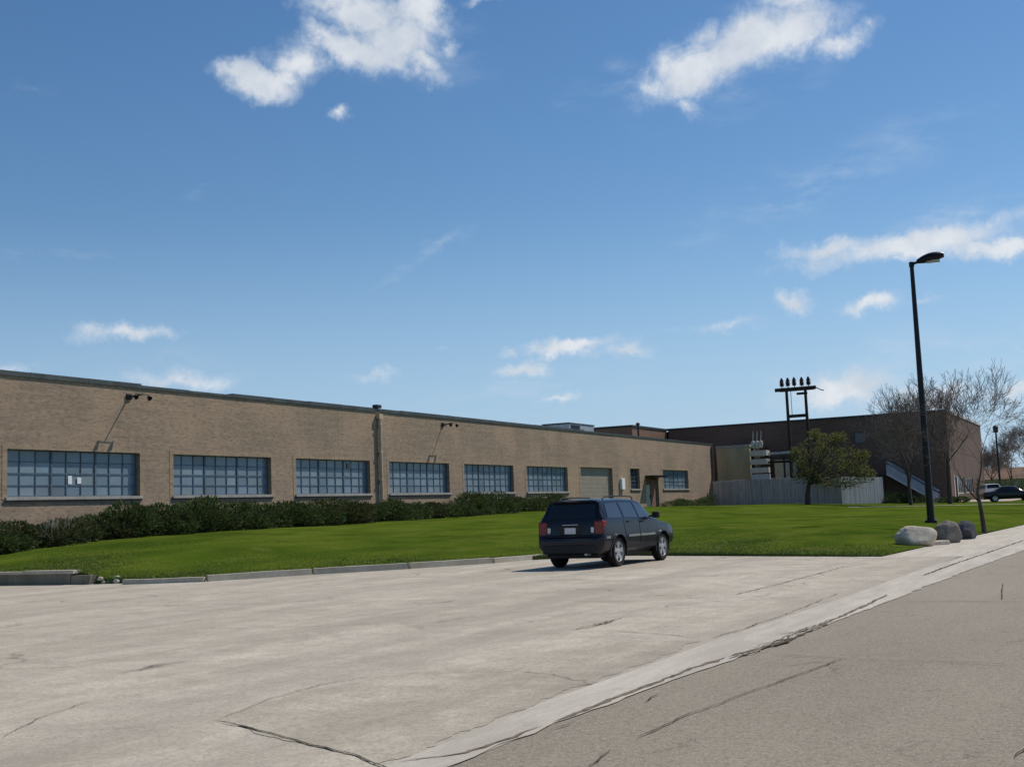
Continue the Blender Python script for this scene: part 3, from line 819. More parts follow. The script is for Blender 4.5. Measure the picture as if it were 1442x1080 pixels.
# transformer with radiators and bushings
(xa, za), (xb, zb) = PY(1059, 676, 122.6), PY(1081, 632, 122.6)
zg = tz(xa, 122.6)
t = thing('transformer', 'cream electrical transformer with stacked radiators behind the grey fence', 'transformer', ((xa+xb)/2, 122.6, zg))
w = (xb-xa)/2; h = zb - zg
mb = MB(); mb.box(-w, w, -.3, .8, .3, h*.55); mb.obj('tank', M['greyblue'], t, bevel=.03)
mb = MB()
for k in range(3):
    z0 = h*.56 + k*h*.155
    mb.box(-w*1.02, w*.95, -.5, .9, z0+.05, z0+h*.105)
mb.obj('cabinet_shelf', M['cream'], t, bevel=.03)
mb = MB(); mb.box(-w*.9, -w*.75, -.2, .6, h*.55, h*1.03); mb.box(w*.7, w*.85, -.2, .6, h*.55, h*1.03); mb.obj('frame', M['black'], t)
for k, dx in enumerate((-.7,-.25,.2)):
    mb = MB(); mb.lathe([(.16,h*1.03),(.22,h*1.05),(.22,h*1.14),(.12,h*1.16)], 10, 'Z', (w*dx,.2,0)); mb.tube([(w*dx,.2,h*1.15),(w*dx+.1,.2,h*1.34)], .04, 6)
    mb.obj('bushing', M['cream'], t, smooth=True)
# pipe frame beside it
(xa, za), (xb, zb) = PY(1086, 676, 122.8), PY(1122, 640, 122.8)
zg = tz(xa, 122.8)
t = thing('bus_frame', 'dark steel frame carrying horizontal pipes beside the transformer', 'steel frame', (xa, 122.8, zg))
L = xb-xa; h = zb-zg
for x in (.08, L*.52):
    mb = MB(); mb.tube([(x,0,-.1),(x,0,h)], .11, 8); mb.obj('post', M['black'], t)
mb = MB(); mb.tube([(-2.2,0,h*.87),(L,0,h*.87)], .12, 8); mb.obj('beam', M['black'], t)
mb = MB(); mb.tube([(-.3,.3,h*1.05),(L,.3,h*1.05)], .13, 8); mb.obj('pipe', M['galv'], t)
mb = MB(); mb.box(-.6, L*.9, -.2, .3, h*.10, h*.32); mb.obj('cabinet', M['galv'], t)

# H frame power pole rising in front of the brown building
YP = 124.5
pa, pb = PY(1110, 590, YP), PY(1136.5, 588, YP)
zc = PY(1123, 549.5, YP)[1]; zg = .9
t = thing('power_pole_frame', 'tall two legged power pole frame with crossarm and upright insulators', 'utility pole', ((pa[0]+pb[0])/2, YP, zg))
cx = t.location.x
def lx(px, py): 
    x, z = PY(px, py, YP); return x-cx, z-zg
dx = pb[0]-cx
for s in (-1, 1):
    mb = MB(); mb.tube([(s*dx,0,-.6),(s*dx,0,lx(1123, 549)[1])], [.20,.15], 9); mb.obj('pole', M['woodpole'], t, smooth=True)
(x0, z0), (x1, z1) = lx(1092, 547), lx(1150, 551.5)
mb = MB(); mb.box(x0, x1, -.34, -.17, z0-.42, z0-.05); mb.box(x0+.4, x1-.3, .17, .34, z0-.42, z0-.05); mb.obj('crossarm', M['woodpole'], t)
(x2, z2), (x3, z3) = lx(1122, 554.5), lx(1134, 554.5)
mb = MB(); mb.box(x2, x3+.2, -.12, .12, z2-.12, z2+.12); mb.obj('brace', M['woodpole'], t)
(x2, z2), (x3, z3) = lx(1113, 586.5), lx(1130, 586.5)
mb = MB(); mb.box(-dx+.1, dx-.1, -.16, .16, z2-.14, z2+.18); mb.obj('beam', M['woodpole'], t)
for px in (1102, 1110.5, 1119.5, 1128.5, 1138):
    xx, zz = lx(px, 546); mb = MB()
    mb.lathe([(.05,z0-.06),(.05,z0+.1),(.26,z0+.12),(.17,z0+.24),(.28,z0+.28),(.18,z0+.42),(.28,z0+.46),(.17,z0+.60),(.24,z0+.64),(.13,z0+.86),(.08,z0+1.0)], 10, 'Z', (xx, -.25 if px < 1125 else .25, 0))
    mb.obj('insulator', M['porcelain'], t, smooth=True)
mb = MB(); mb.tube([(x1-.1,0,z0-.2),(x1+.5,0,z0-.55),(x1+.75,0,z0-.6)], .05, 6); mb.obj('arm_end', M['porcelain'], t)
mb = MB(); mb.tube([(-dx+.45,.0,z2),(-dx+.45,0,z0-.3)], .035, 5); mb.obj('conduit', M['galv'], t)

# picket fence
def fence(name, label, p, q, mat, h=2.55, board=.14, gap=.018):
    p = Vector((*p, 0)); q = Vector((*q, 0)); d = (q-p); L = d.length; d.normalize(); nr = Vector((d.y, -d.x, 0))
    t = thing(name, label, 'fence', (p.x, p.y, tz(p.x, p.y)))
    ang = math.atan2(d.y, d.x); t.rotation_euler = (0, 0, ang)
    zb = t.location.z; rf = random.Random(name+label)
    def zl(u): c = p + d*u; return tz(c.x, c.y) - zb
    n = int(L/(board+gap)); mb = MB()
    for i in range(n):
        u = i*(board+gap); z = zl(u); hh = h + rf.uniform(-.05,.04); j = rf.uniform(-.006,.006)
        w = board; y0 = -.02+j; y1 = .004+j
        mb.add([(u,y0,z+.03),(u+w,y0,z+.03),(u+w,y0,z+hh-.06),(u+w/2,y0,z+hh),(u,y0,z+hh-.06),
                (u,y1,z+.03),(u+w,y1,z+.03),(u+w,y1,z+hh-.06),(u+w/2,y1,z+hh),(u,y1,z+hh-.06)],
               [(0,1,2,3,4),(9,8,7,6,5),(0,5,6,1),(1,6,7,2),(2,7,8,3),(3,8,9,4),(4,9,5,0)])
    mb.obj('picket_panel', mat, t)
    mb = MB()
    for zr in (.4, h*.82):
        mb.add([(0,.012,zl(0)+zr),(L,.012,zl(L)+zr),(L,.012,zl(L)+zr+.09),(0,.012,zl(0)+zr+.09),(0,.05,zl(0)+zr),(L,.05,zl(L)+zr),(L,.05,zl(L)+zr+.09),(0,.05,zl(0)+zr+.09)],
               [(0,1,2,3),(7,6,5,4),(0,4,5,1),(1,5,6,2),(2,6,7,3),(3,7,4,0)])
    mb.obj('rail', mat, t)
    k = max(1, round(L/2.4))
    for i in range(k+1):
        u = L*i/k; z = zl(u); b = MB(); b.box(u-.05,u+.05,.055,.155,z-.2,z+h-.1); b.obj('post', mat, t)
    return t
def boardmat(name, cols):
    m, nt = newmat(name)
    r = nt.n('ShaderNodeNewGeometry').outputs['Random Per Island']
    col = nt.ramp(r, [(i/(len(cols)-1), c) for i, c in enumerate(cols)])
    co = nt.n('ShaderNodeTexCoord').outputs['Object']
    g = nt.rng(nt.noise(nt.map(co, (6,6,.6)), 1, 5, .65), .38, .7, 0, .5)
    col = nt.mix(g, col, (.20,.195,.20,1)); finish(nt, col, .9, 0, None); return m
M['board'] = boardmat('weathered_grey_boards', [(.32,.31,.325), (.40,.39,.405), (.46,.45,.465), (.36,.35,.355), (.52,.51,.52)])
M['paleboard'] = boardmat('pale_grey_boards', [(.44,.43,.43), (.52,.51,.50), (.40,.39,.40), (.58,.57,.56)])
FA, FB, FC = (-38.1, 120.2), (-23.9, 114.6), (-21.2, 121.5)
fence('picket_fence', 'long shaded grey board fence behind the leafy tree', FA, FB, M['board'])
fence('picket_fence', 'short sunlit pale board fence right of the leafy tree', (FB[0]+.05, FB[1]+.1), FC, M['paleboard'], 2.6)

for k_, (px_, yy_, h_, lab_) in enumerate(((1258,122.2,1.7,'dark shrub under the high end of the metal stair'),(1282,122.8,1.5,'dark shrub under the middle of the metal stair'),(1341,121.5,.9,'low shrub at the corner of the brown building'))):
    PLANTS = globals().setdefault('PLANTS', []); PLANTS.append((px_, yy_, h_, lab_, k_))
# exterior stair descending from the brown building, grey blue side panels
(xa, za), (xb, zb) = PY(1250, 668, 126.2), PY(1322, 702, 126.2)
zg = tz(xb, 126)
t = thing('metal_stair', 'grey blue metal stair with solid side panels on the brown building', 'stairs', (xb, 126.4, zg))
dx = xa-xb; dz = za-zg
for yy in (-.75, .75):
    mb = MB(); n = Vector((0, 0, 1))
    mb.add([(0,yy-.03,0),(dx,yy-.03,dz),(dx,yy-.03,dz+1.05),(0,yy-.03,.9),(0,yy+.03,0),(dx,yy+.03,dz),(dx,yy+.03,dz+1.05),(0,yy+.03,.9)],
           [(0,1,2,3),(7,6,5,4),(0,4,5,1),(1,5,6,2),(2,6,7,3),(3,7,4,0)]); mb.obj('side_panel', M['greyblue'], t, fix=True)
    mb = MB(); mb.tube([(0,yy-.06,.02),(dx,yy-.06,dz+.02)], .09, 6); mb.obj('stringer', M['whitecoping'], t)
    mb = MB(); mb.tube([(0.1,yy,1.14),(dx,yy,dz+1.3)], .05, 6); mb.obj('handrail', M['galv'], t)
n = 14
mb = MB()
for k in range(n):
    x = dx*(k+.5)/n; z = dz*(k+.8)/n; mb.box(x-.16, x+.16, -.715, .715, z-.03, z)
mb.obj('tread', M['darkcoping'], t)
mb = MB(); mb.box(dx-3.0, dx-.01, -.8, .8, dz-.12, dz); mb.obj('landing', M['darkcoping'], t)
for x in (dx-.2, dx-2.8):
    mb = MB(); mb.tube([(x,-.7,-.3),(x,-.7,dz-.13)], .08, 6); mb.obj('post', M['black'], t)

# ------------------------------------------------------------------ plants
def rand_dir(r):
    while True:
        v = Vector((r.uniform(-1,1), r.uniform(-1,1), r.uniform(-1,1)))
        if .05 < v.length < 1: return v.normalized()
def spray(mb, p, d, ln, w, r):
    s = d.cross(rand_dir(r))
    if s.length < 1e-4: s = d.cross(Vector((.3,.5,.8)))
    s.normalize(); i = len(mb.v)
    q = p + d*ln; m1 = p + d*ln*.45
    mb.v += [tuple(p), tuple(m1+s*w), tuple(q), tuple(m1-s*w)]; mb.f.append((i, i+1, i+2, i+3))
M['juniper'] = leafmat('juniper_foliage', [(.028,.050,.017), (.052,.090,.026), (.078,.124,.033), (.115,.150,.044), (.13,.115,.05)], .75, .25)
M['juniperold'] = leafmat('browned_juniper_foliage', [(.030,.048,.018), (.060,.088,.026), (.098,.115,.042), (.15,.12,.058)], .75, .25)
def juniper(seed, rx, ry, h, n=5200):
    r = random.Random(seed); mb = MB(); lobes = []
    for k in range(9):
        a = r.uniform(0, 2*PI); q = r.random()**.5
        lobes.append((Vector((rx*.72*q*math.cos(a), ry*.72*q*math.sin(a), h*r.uniform(.20,.68)*(1-.55*q))),
                      Vector((r.uniform(.32,.55)*rx, r.uniform(.32,.55)*ry, r.uniform(.26,.42)*h))))
    for k in range(n):
        c, s = r.choice(lobes); d = rand_dir(r); q = r.uniform(.45, 1)**.5
        p = c + Vector((d.x*s.x, d.y*s.y, d.z*s.z))*q
        if p.z < .01: p.z = r.uniform(.0, .25*h)
        d2 = (d + Vector((p.x/rx, p.y/ry, .55))*.8 + rand_dir(r)*.7).normalized()
        spray(mb, p, d2, r.uniform(.10,.22), r.uniform(.022,.042), r)
    st = MB()
    for (c, s) in lobes: st.tube([(0,0,-.1), (c.x*.45,c.y*.45,c.z*.5), tuple(c+Vector((0,0,s.z*.6)))], [.05,.035,.012], 5)
    return mb, st
SHR = 'dark junipers along the factory wall'
shrubs = [ # pixel x, base y offset from wall, half width along wall, height, label
 (-25, 2.6, 2.0, 1.0, 'low dark juniper at the left frame edge below the brick wall'),
 (38, 2.6, 2.0, 1.15, 'low sprawling juniper left of the bare twiggy shrub'),
 (118, 2.5, 2.1, 1.45, 'dark juniper right of the bare twiggy shrub'),
 (172, 2.5, 2.2, 1.75, 'rounded dark juniper under the right end of the leftmost window'),
 (232, 2.4, 2.2, 1.85, 'dark juniper in front of the first pier right of the leftmost window'),
 (285, 2.4, 2.2, 1.80, 'dense dark juniper under the left half of the second window'),
 (337, 2.3, 2.2, 1.75, 'dark juniper under the right half of the second window'),
 (385, 2.3, 2.2, 1.85, 'bushy juniper in front of the pier between second and third windows'),
 (430, 2.3, 2.3, 1.60, 'dark juniper under the left half of the third window'),
 (472, 2.3, 2.3, 1.75, 'taller mossy green juniper under the right half of the third window'),
 (515, 2.3, 2.3, 1.50, 'juniper left of the tan downspout'),
 (555, 2.3, 2.4, 1.40, 'spreading juniper right of the tan downspout'),
 (592, 2.3, 2.4, 1.40, 'low juniper under the middle of the window after the downspout'),
 (626, 2.3, 2.2, 1.35, 'low juniper beside the tallest shrub on its left'),
 (661, 2.2, 2.3, 2.10, 'tallest juniper of the row, rising over a window sill'),
 (694, 2.2, 2.5, 1.55, 'flat topped juniper just right of the tallest shrub'),
 (722, 2.2, 2.6, 1.50, 'flat topped juniper two bushes right of the tallest shrub'),
 (748, 2.2, 2.6, 1.50, 'juniper partly hidden behind the roof of the parked car'),
 (772, 2.2, 2.6, 1.40, 'last juniper of the row behind the parked car'),
]
for i, (px, off, hw, h, lab) in enumerate(shrubs):
    y, _ = PX(px, 700, XW+off); x = XW+off
    t = thing('juniper_shrub', lab, 'shrub', (x, y, tz(x, y)-.03), 0, SHR)
    f, st = juniper(100+i, 1.75, hw*1.0, h*(.98 if i % 2 else .84), 8500 if px < 500 else 6000)
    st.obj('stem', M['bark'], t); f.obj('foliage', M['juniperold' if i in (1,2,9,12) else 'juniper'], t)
# small dark shrubs right of the entrance
for k, (px, h, lab) in enumerate(((950,1.0,'low dark shrub below the small blue window'),(975,1.0,'low dark shrub right of the small blue window'),(997,1.5,'dark shrub at the right corner of the tan factory'))):
    y, _ = PX(px, 700, XW+1.6); x = XW+1.6
    t = thing('juniper_shrub', lab, 'shrub', (x, y, tz(x, y)-.03), 0, 'low shrubs by the entrance')
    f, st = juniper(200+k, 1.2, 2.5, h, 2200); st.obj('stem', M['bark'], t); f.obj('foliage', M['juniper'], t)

for (px_, yy_, h_, lab_, k_) in PLANTS:
    x, _ = PY(px_, 700, yy_)
    t = thing('evergreen_shrub', lab_, 'shrub', (x, yy_, tz(x, yy_)-.03), 0, 'shrubs at the brown building')
    f, st = juniper(300+k_, 1.6, 1.5, h_, 2400); st.obj('stem', M['bark'], t); f.obj('foliage', M['juniper'], t)
def grow(tr, tw, p, d, ln, r, depth, rnd, spread=.55, up=.15, maxd=5, split=3, thick=.028, rmin=.004):
    # one limb: a bent tapering tube, then children
    pts = [p]; rad = [r]; q = p.copy(); dd = d.copy(); nseg = 4 if depth < 2 else 3
    for i in range(nseg):
        dd = (dd + rand_dir(rnd)*(.025 if depth == 0 else .20) + Vector((0,0,up*.35))).normalized()
        q = q + dd*ln/nseg; pts.append(q.copy()); rad.append(max(rmin, r*(1-.45*(i+1)/nseg)))
    (tr if r > thick else tw).tube(pts, rad, 7 if depth == 0 else (5 if depth < 3 else 3), caps=False)
    if depth >= maxd: return
    n = split + (1 if rnd.random() < .5 else 0)
    for k in range(n):
        i = rnd.randint(max(1, nseg-2), nseg) if k else nseg
        s = spread*(.35 if k == 0 else 1)
        side = dd.cross(rand_dir(rnd)).normalized()
        nd = (dd*math.cos(s) + side*math.sin(s)*rnd.uniform(.8,1.3) + Vector((0,0,up))).normalized()
        grow(tr, tw, pts[i], nd, ln*rnd.uniform(.62,.84), rad[i]*(.78 if k == 0 else .58), depth+1, rnd, spread, up, maxd, split, thick, rmin)
def bare_tree(px, py, z, hgt, label, seed, r0=.13, spread=.5, maxd=6, fork=.32, group=None, stems=1, up=.12, twig=None, rmin=.012, split=3):
    x, y = PZ(px, py, z); z = tz(x, y)
    t = thing('bare_tree', label, 'tree', (x, y, z), 0, group)
    rnd = random.Random(seed); tr = MB(); tw = MB()
    for s in range(stems):
        d = Vector((rnd.uniform(-.05,.05), rnd.uniform(-.05,.05), 1)).normalized() if stems == 1 else (Vector((rnd.uniform(-.4,.4), rnd.uniform(-.4,.4), 1))).normalized()
        p0 = Vector((0,0,-.15)); ln = hgt*fork
        grow(tr, tw, p0, d, ln, r0, 0, rnd, spread, up, maxd, split, .028, rmin)
    # rescale to the wanted height
    zmax = max(v[2] for v in tw.v); k = hgt/zmax
    tr.v = [(a*k, b*k, c*k if c > 0 else c) for a, b, c in tr.v]; tw.v = [(a*k, b*k, c*k) for a, b, c in tw.v]
    o = tr.obj('trunk', M['bark'], t, smooth=True); tw.obj('crown', twig or M['twig'], t)
    return t
bare_tree(1386, 738, .35, 6.4, 'slim bare tree on the lawn right of the lamp post', 31, .12, .62, 7, .30, rmin=.0075, up=.05, split=2)
bare_tree(1283, 711, .62, 11.0, 'bare tree between the metal stair and the lamp post', 57, .15, .60, 6, .26, twig=M['paletwig'], rmin=.0105)
bare_tree(1338, 709, .60, 12.0, 'spreading bare tree in front of the brown building corner', 63, .17, .60, 6, .26, twig=M['paletwig'], rmin=.0105)
# the pale dead bush in the shrub row
x = XW+3.4; y, _ = PX(80, 750, x)
t = thing('twiggy_bush', 'bare pale grey twiggy bush at the left end of the shrub row', 'bush', (x, y, tz(x, y)))
tr = MB(); tw = MB(); rnd = random.Random(9)
for s in range(9):
    grow(tr, tw, Vector((rnd.uniform(-.3,.3),rnd.uniform(-.4,.4),-.05)), Vector((rnd.uniform(-.9,.9),rnd.uniform(-1.1,1.1),.9)).normalized(), .55, .022, 2, rnd, .6, .1, 5, 2, .014)
tr.obj('stem', M['palebark'], t); tw.obj('twigs', M['palebark'], t)

# leafy tree in front of the fence
M['leaf'] = leafmat('young_olive_leaves', [(.085,.105,.024), (.12,.15,.034), (.155,.185,.044), (.20,.17,.055), (.10,.115,.03)], .65, .45)
x, y = PZ(1138, 714, .75); y = min(y, 113.0)
(x, _) = PY(1138, 714, 112.5); y = 112.5
t = thing('leafy_tree', 'small tree in young olive leaf before the grey fence', 'tree', (x, y, tz(x, y)))
rnd = random.Random(77); tr = MB(); lf = MB()
def Lp(px, py, dy=0):
    xx, zz = PY(px, py, y+dy); return Vector((xx-x, dy, zz-t.location.z))
fork = Lp(1139, 682)
tr.tube([(0,0,-.2),(.03,0,fork.z*.5),tuple(fork)], [.30,.24,.20], 9)
cl = [(1128,650,18,26,0),(1145,632,20,20,1.2),(1150,660,20,22,-1.2),(1165,625,22,16,0),(1172,650,24,22,1.6),(1185,640,22,20,-1.4),(1192,662,24,16,.4),
      (1205,650,20,18,1.2),(1218,668,16,13,-.6),(1160,676,22,12,.8),(1190,680,24,9,-1),(1130,668,14,14,-1),(1180,616,14,9,.6),(1148,612,12,8,-.4),(1120,640,8,12,.5),(1215,640,10,8,0)]
for (px, py, rx, rz, dy) in cl:
    c = Lp(px, py, dy); k = 113/FPX
    mid = fork.lerp(c, .5) + Vector((0,0,.25)); tr.tube([tuple(fork), tuple(mid), tuple(c)], [.10,.06,.02], 5, caps=False)
    for b in range(7):
        e = c + Vector((rnd.gauss(0,rx*k*.5), rnd.gauss(0,.6), rnd.gauss(0,rz*k*.5)))
        tr.tube([tuple(c.lerp(mid,.4)), tuple(e)], [.025,.008], 3, caps=False)
    for q in range(480):
        d = rand_dir(rnd); s = rnd.random()**.45
        p = c + Vector((d.x*rx*k*s, d.y*1.2*s, d.z*rz*k*s)) + Vector((0,0,.25*noise.noise(Vector((q,px,0)))))
        if noise.noise(p*1.4) < -.16: continue
        spray(lf, p, (rand_dir(rnd)+Vector((0,0,.3))).normalized(), rnd.uniform(.12,.24), rnd.uniform(.04,.075), rnd)
tr.obj('trunk', M['bark'], t, smooth=True); lf.obj('crown', M['leaf'], t)

# ------------------------------------------------------------------ boulders
def boulder(px, py, sx, sy, sz, rz, seed, label, mat):
    x, y = PZ(px, py, .12); z = tz(x, y)
    bm = bmesh.new(); bmesh.ops.create_icosphere(bm, subdivisions=5, radius=1)
    o = Vector((seed*7.3, seed*1.9, 0))
    for v in bm.verts:
        d = v.co.copy()
        k = 1 + .20*noise.noise(d*.9+o) + .09*noise.noise(d*2.1+o) + .04*noise.noise(d*5+o) + .02*noise.noise(d*12+o)
        # broken facets
        for j in range(9):
            nrm = Vector((math.sin(seed*3+j*2.1), math.cos(seed*5+j*1.7), math.sin(seed+j*1.3)*.7)).normalized()
            h = d.dot(nrm)*k
            if h > .74: k -= (h-.74)*.92
        v.co = Vector((d.x*k*sx, d.y*k*sy, max(d.z*k, -.55)*sz))
    me = bpy.data.meshes.new('boulder'); bm.to_mesh(me); bm.free(); me.materials.append(mat)
    me.polygons.foreach_set('use_smooth', [True]*len(me.polygons))
    ob = bpy.data.objects.new('boulder', me); COL.objects.link(ob); ob.location = (x, y, z+sz*.30); ob.rotation_euler = (0, 0, rz)
    tag(ob, label, 'boulder', 'boulders at the lamp post')
def rockmat(name, a, b, c):
    m, nt = newmat(name); co = nt.n('ShaderNodeTexCoord').outputs['Object']
    k = nt.rng(nt.noise(co, 2.2, 8, .7, .5), .35, .68); f = nt.noise(co, 18, 6, .75)
    col = nt.mix(k, a, b); col = nt.mix(nt.rng(f, .5, .72, 0, .7), col, c)
    finish(nt, col, .92, 0, f, .7, .03, .2); return m
M['rockp'] = rockmat('pale_granite', (.50,.435,.34,1), (.68,.60,.48,1), (.20,.165,.13,1))
M['rockg'] = rockmat('grey_granite', (.17,.15,.125,1), (.30,.265,.225,1), (.08,.07,.06,1))
M['rockd'] = rockmat('dark_basalt', (.055,.06,.068,1), (.10,.10,.108,1), (.03,.03,.032,1))
boulder(1289, 764, .66, .55, .42, .5, 1.0, 'large pale boulder left of the lamp post foot', M['rockp'])
boulder(1334, 759, .46, .42, .50, .2, 2.3, 'mottled grey boulder right of the lamp post foot', M['rockg'])
boulder(1357, 754, .50, .45, .44, 1.0, 3.7, 'dark slate coloured boulder, rightmost by the lamp post', M['rockd'])
x, y = PZ(1318, 765, .05)
mb = MB(); mb.box(-.35,.4,-.18,.2,-.06,.07); o = tag(mb.obj('flat_stone', M['rockp'], bevel=.03), 'flat pale stone lying in front of the boulders', 'stone'); o.location = (x, y, tz(x,y)+.03); o.rotation_euler = (0,0,.9)

# ------------------------------------------------------------------ lamp post
xl, yl = PZ(1312, 743, .12); zl_ = tz(xl, yl)
dl = math.hypot(xl, yl)
t = thing('street_lamp', 'tall black street lamp with a single flat head over the boulders', 'street lamp', (xl, yl, zl_))
# height from the pixel of the pole top
d = ray(1286, 372); k = (xl*d.x+yl*d.y)/(d.x*d.x+d.y*d.y); ztop = d.z*k + EYE - zl_
mb = MB(); mb.tube([(0,0,-.3),(0,0,ztop*.5),(0,0,ztop)], [.16,.125,.085], 14); mb.obj('pole', M['black'], t, smooth=True)
mb = MB(); mb.box(-.24,.24,-.24,.24,-.2,.10); bp = mb.obj('base_plate', M['black'], t, bevel=.02)
mb = MB()
for sx_ in (-1,1):
    for sy_ in (-1,1):
        mb = MB(); mb.lathe([(.025,.1),(.025,.16),(.02,.17)], 6, 'Z', (sx_*.18, sy_*.18, 0)); mb.obj('bolt', M['galv'], bp)
mb = MB(); mb.lathe([(.10,ztop-.12),(.11,ztop-.1),(.11,ztop+.08),(.04,ztop+.11)], 12); mb.tube([(0,0,ztop),(.3,0,ztop+.07)], .06, 8); mb.obj('arm', M['black'], t, smooth=True)
# head: teardrop dish, thick in the middle
hd = MB(); ns = 14; nr = 16; L = 1.12
for i in range(ns+1):
    u = i/ns; xx = .22 + L*u
    w = .27*math.sin(PI*min(1, .12+.80*u))**.6*(1 if u < .96 else .82); hh = (.27*math.sin(PI*min(1,.08+.80*u))**.7)
    for k in range(nr):
        a = 2*PI*k/nr; zz = math.sin(a); zz = zz*hh if zz > 0 else zz*hh*.5
        hd.v.append((xx, w*math.cos(a), ztop + .06 + .16*u + zz))
for i in range(ns):
    for k in range(nr):
        k2 = (k+1) % nr; hd.f.append((i*nr+k, (i+1)*nr+k, (i+1)*nr+k2, i*nr+k2))
hd.f.append(tuple(range(nr))); hd.f.append(tuple(range(ns*nr+nr-1, ns*nr-1, -1)))
h = hd.obj('lamp_head', M['black'], t, smooth=True, fix=True)
mb = MB(); mb.box(.62,1.16,-.17,.17,ztop-.01,ztop+.06); lo = mb.obj('lens', M['lens'], h)
t.rotation_euler = (0, 0, math.radians(4))

# ------------------------------------------------------------------ cars
def paint(name, c, rough=.28):
    m, nt = newmat(name); co = nt.n('ShaderNodeTexCoord').outputs['Object']
    k = nt.noise(co, 1.7, 5); col = nt.mix(k, sc(c, .8), sc(c, 1.25))
    sp = nt.n('ShaderNodeSeparateXYZ', Vector=co)
    dust = nt.math('MULTIPLY', nt.rng(sp.outputs[2], .25, .95, 1, 0), nt.rng(nt.noise(co, 4, 5, .7), .3, .75, .03, .2))
    col = nt.mix(nt.math('MULTIPLY', dust, .35), col, (.09,.085,.075,1))
    finish(nt, col, nt.math('ADD', nt.math('MULTIPLY', dust, .5), rough), .0, None, 0, 0, .25, .22); return m
M['navy'] = paint('dark_blue_black_paint', (.006,.008,.017,1))
M['sedanpaint'] = paint('black_paint', (.009,.010,.014,1))
M['whitepaint'] = paint('white_paint', (.75,.75,.74,1))
M['carglass'] = noisy('tinted_car_glass', (.010,.012,.016,1), .2, 2, .04, 0, 0, .6)
M['sideglass'] = noisy('lightly_tinted_car_glass', (.035,.042,.060,1), .2, 2, .05, 0, 0, .6)
M['trim'] = noisy('dark_plastic_trim', (.016,.016,.017,1), .25, 5, .65)
M['chrome'] = noisy('bright_trim', (.55,.55,.56,1), .1, 5, .25, .9, 0)
M['alloy'] = noisy('alloy_wheel', (.52,.52,.53,1), .12, 5, .35, .6, 0)
M['rubber'] = noisy('tyre_rubber', (.009,.009,.009,1), .25, 7, .9)
M['redlens'] = noisy('red_lamp_lens', (.16,.008,.012,1), .2, 7, .12, 0, 0, .6)
M['clearlens'] = noisy('clear_lamp_lens', (.62,.60,.57,1), .1, 7, .12, 0, 0, .6)
M['plate'] = noisy('plate_white', (.60,.60,.62,1), .18, 14, .5, 0, 0)

SUVT = [ # y zb wb zm wm zk wk zr wr zt
 (0.00,.46,.70,.60,.76,.70,.77,.74,.72,.75),(0.035,.39,.78,.60,.86,.76,.86,.79,.82,.80),(0.10,.37,.82,.64,.90,.80,.89,.83,.85,.84),
 (0.120,.36,.83,.72,.915,1.00,.90,1.04,.85,1.05),(0.15,.36,.84,.74,.92,1.17,.89,1.21,.80,1.225),(0.20,.36,.85,.75,.925,1.19,.895,1.32,.79,1.35),
 (0.36,.36,.87,.76,.93,1.20,.895,1.64,.695,1.685),(0.55,.36,.88,.76,.93,1.20,.895,1.665,.69,1.72),(1.5,.36,.885,.76,.93,1.19,.895,1.68,.685,1.74),
 (2.4,.36,.885,.76,.93,1.17,.895,1.66,.68,1.725),(2.78,.36,.885,.76,.93,1.16,.895,1.60,.675,1.67),(3.42,.36,.885,.76,.93,1.14,.89,1.175,.77,1.20),
 (3.6,.37,.88,.76,.93,1.08,.885,1.12,.75,1.15),(4.25,.39,.86,.73,.915,1.00,.87,1.04,.72,1.065),(4.58,.42,.82,.69,.87,.91,.83,.95,.68,.97),
 (4.70,.47,.76,.65,.80,.83,.77,.87,.62,.885),(4.75,.51,.70,.62,.73,.72,.71,.75,.60,.76)]
SEDT = [
 (0.00,.42,.66,.52,.72,.66,.72,.72,.66,.73),(0.06,.32,.76,.52,.84,.80,.82,.90,.74,.92),(0.75,.26,.80,.60,.89,.92,.86,.98,.70,1.00),
 (1.05,.25,.81,.60,.90,.93,.86,1.06,.68,1.08),(1.60,.25,.81,.60,.90,.94,.87,1.37,.58,1.41),(2.2,.25,.81,.60,.90,.94,.87,1.40,.57,1.45),(2.75,.25,.81,.60,.90,.93,.87,1.34,.57,1.39),
 (3.45,.25,.81,.60,.90,.91,.86,.95,.72,.97),(4.2,.28,.78,.58,.87,.82,.82,.87,.68,.88),(4.58,.34,.70,.52,.76,.66,.72,.70,.60,.71),(4.65,.40,.62,.50,.66,.58,.64,.61,.55,.62)]
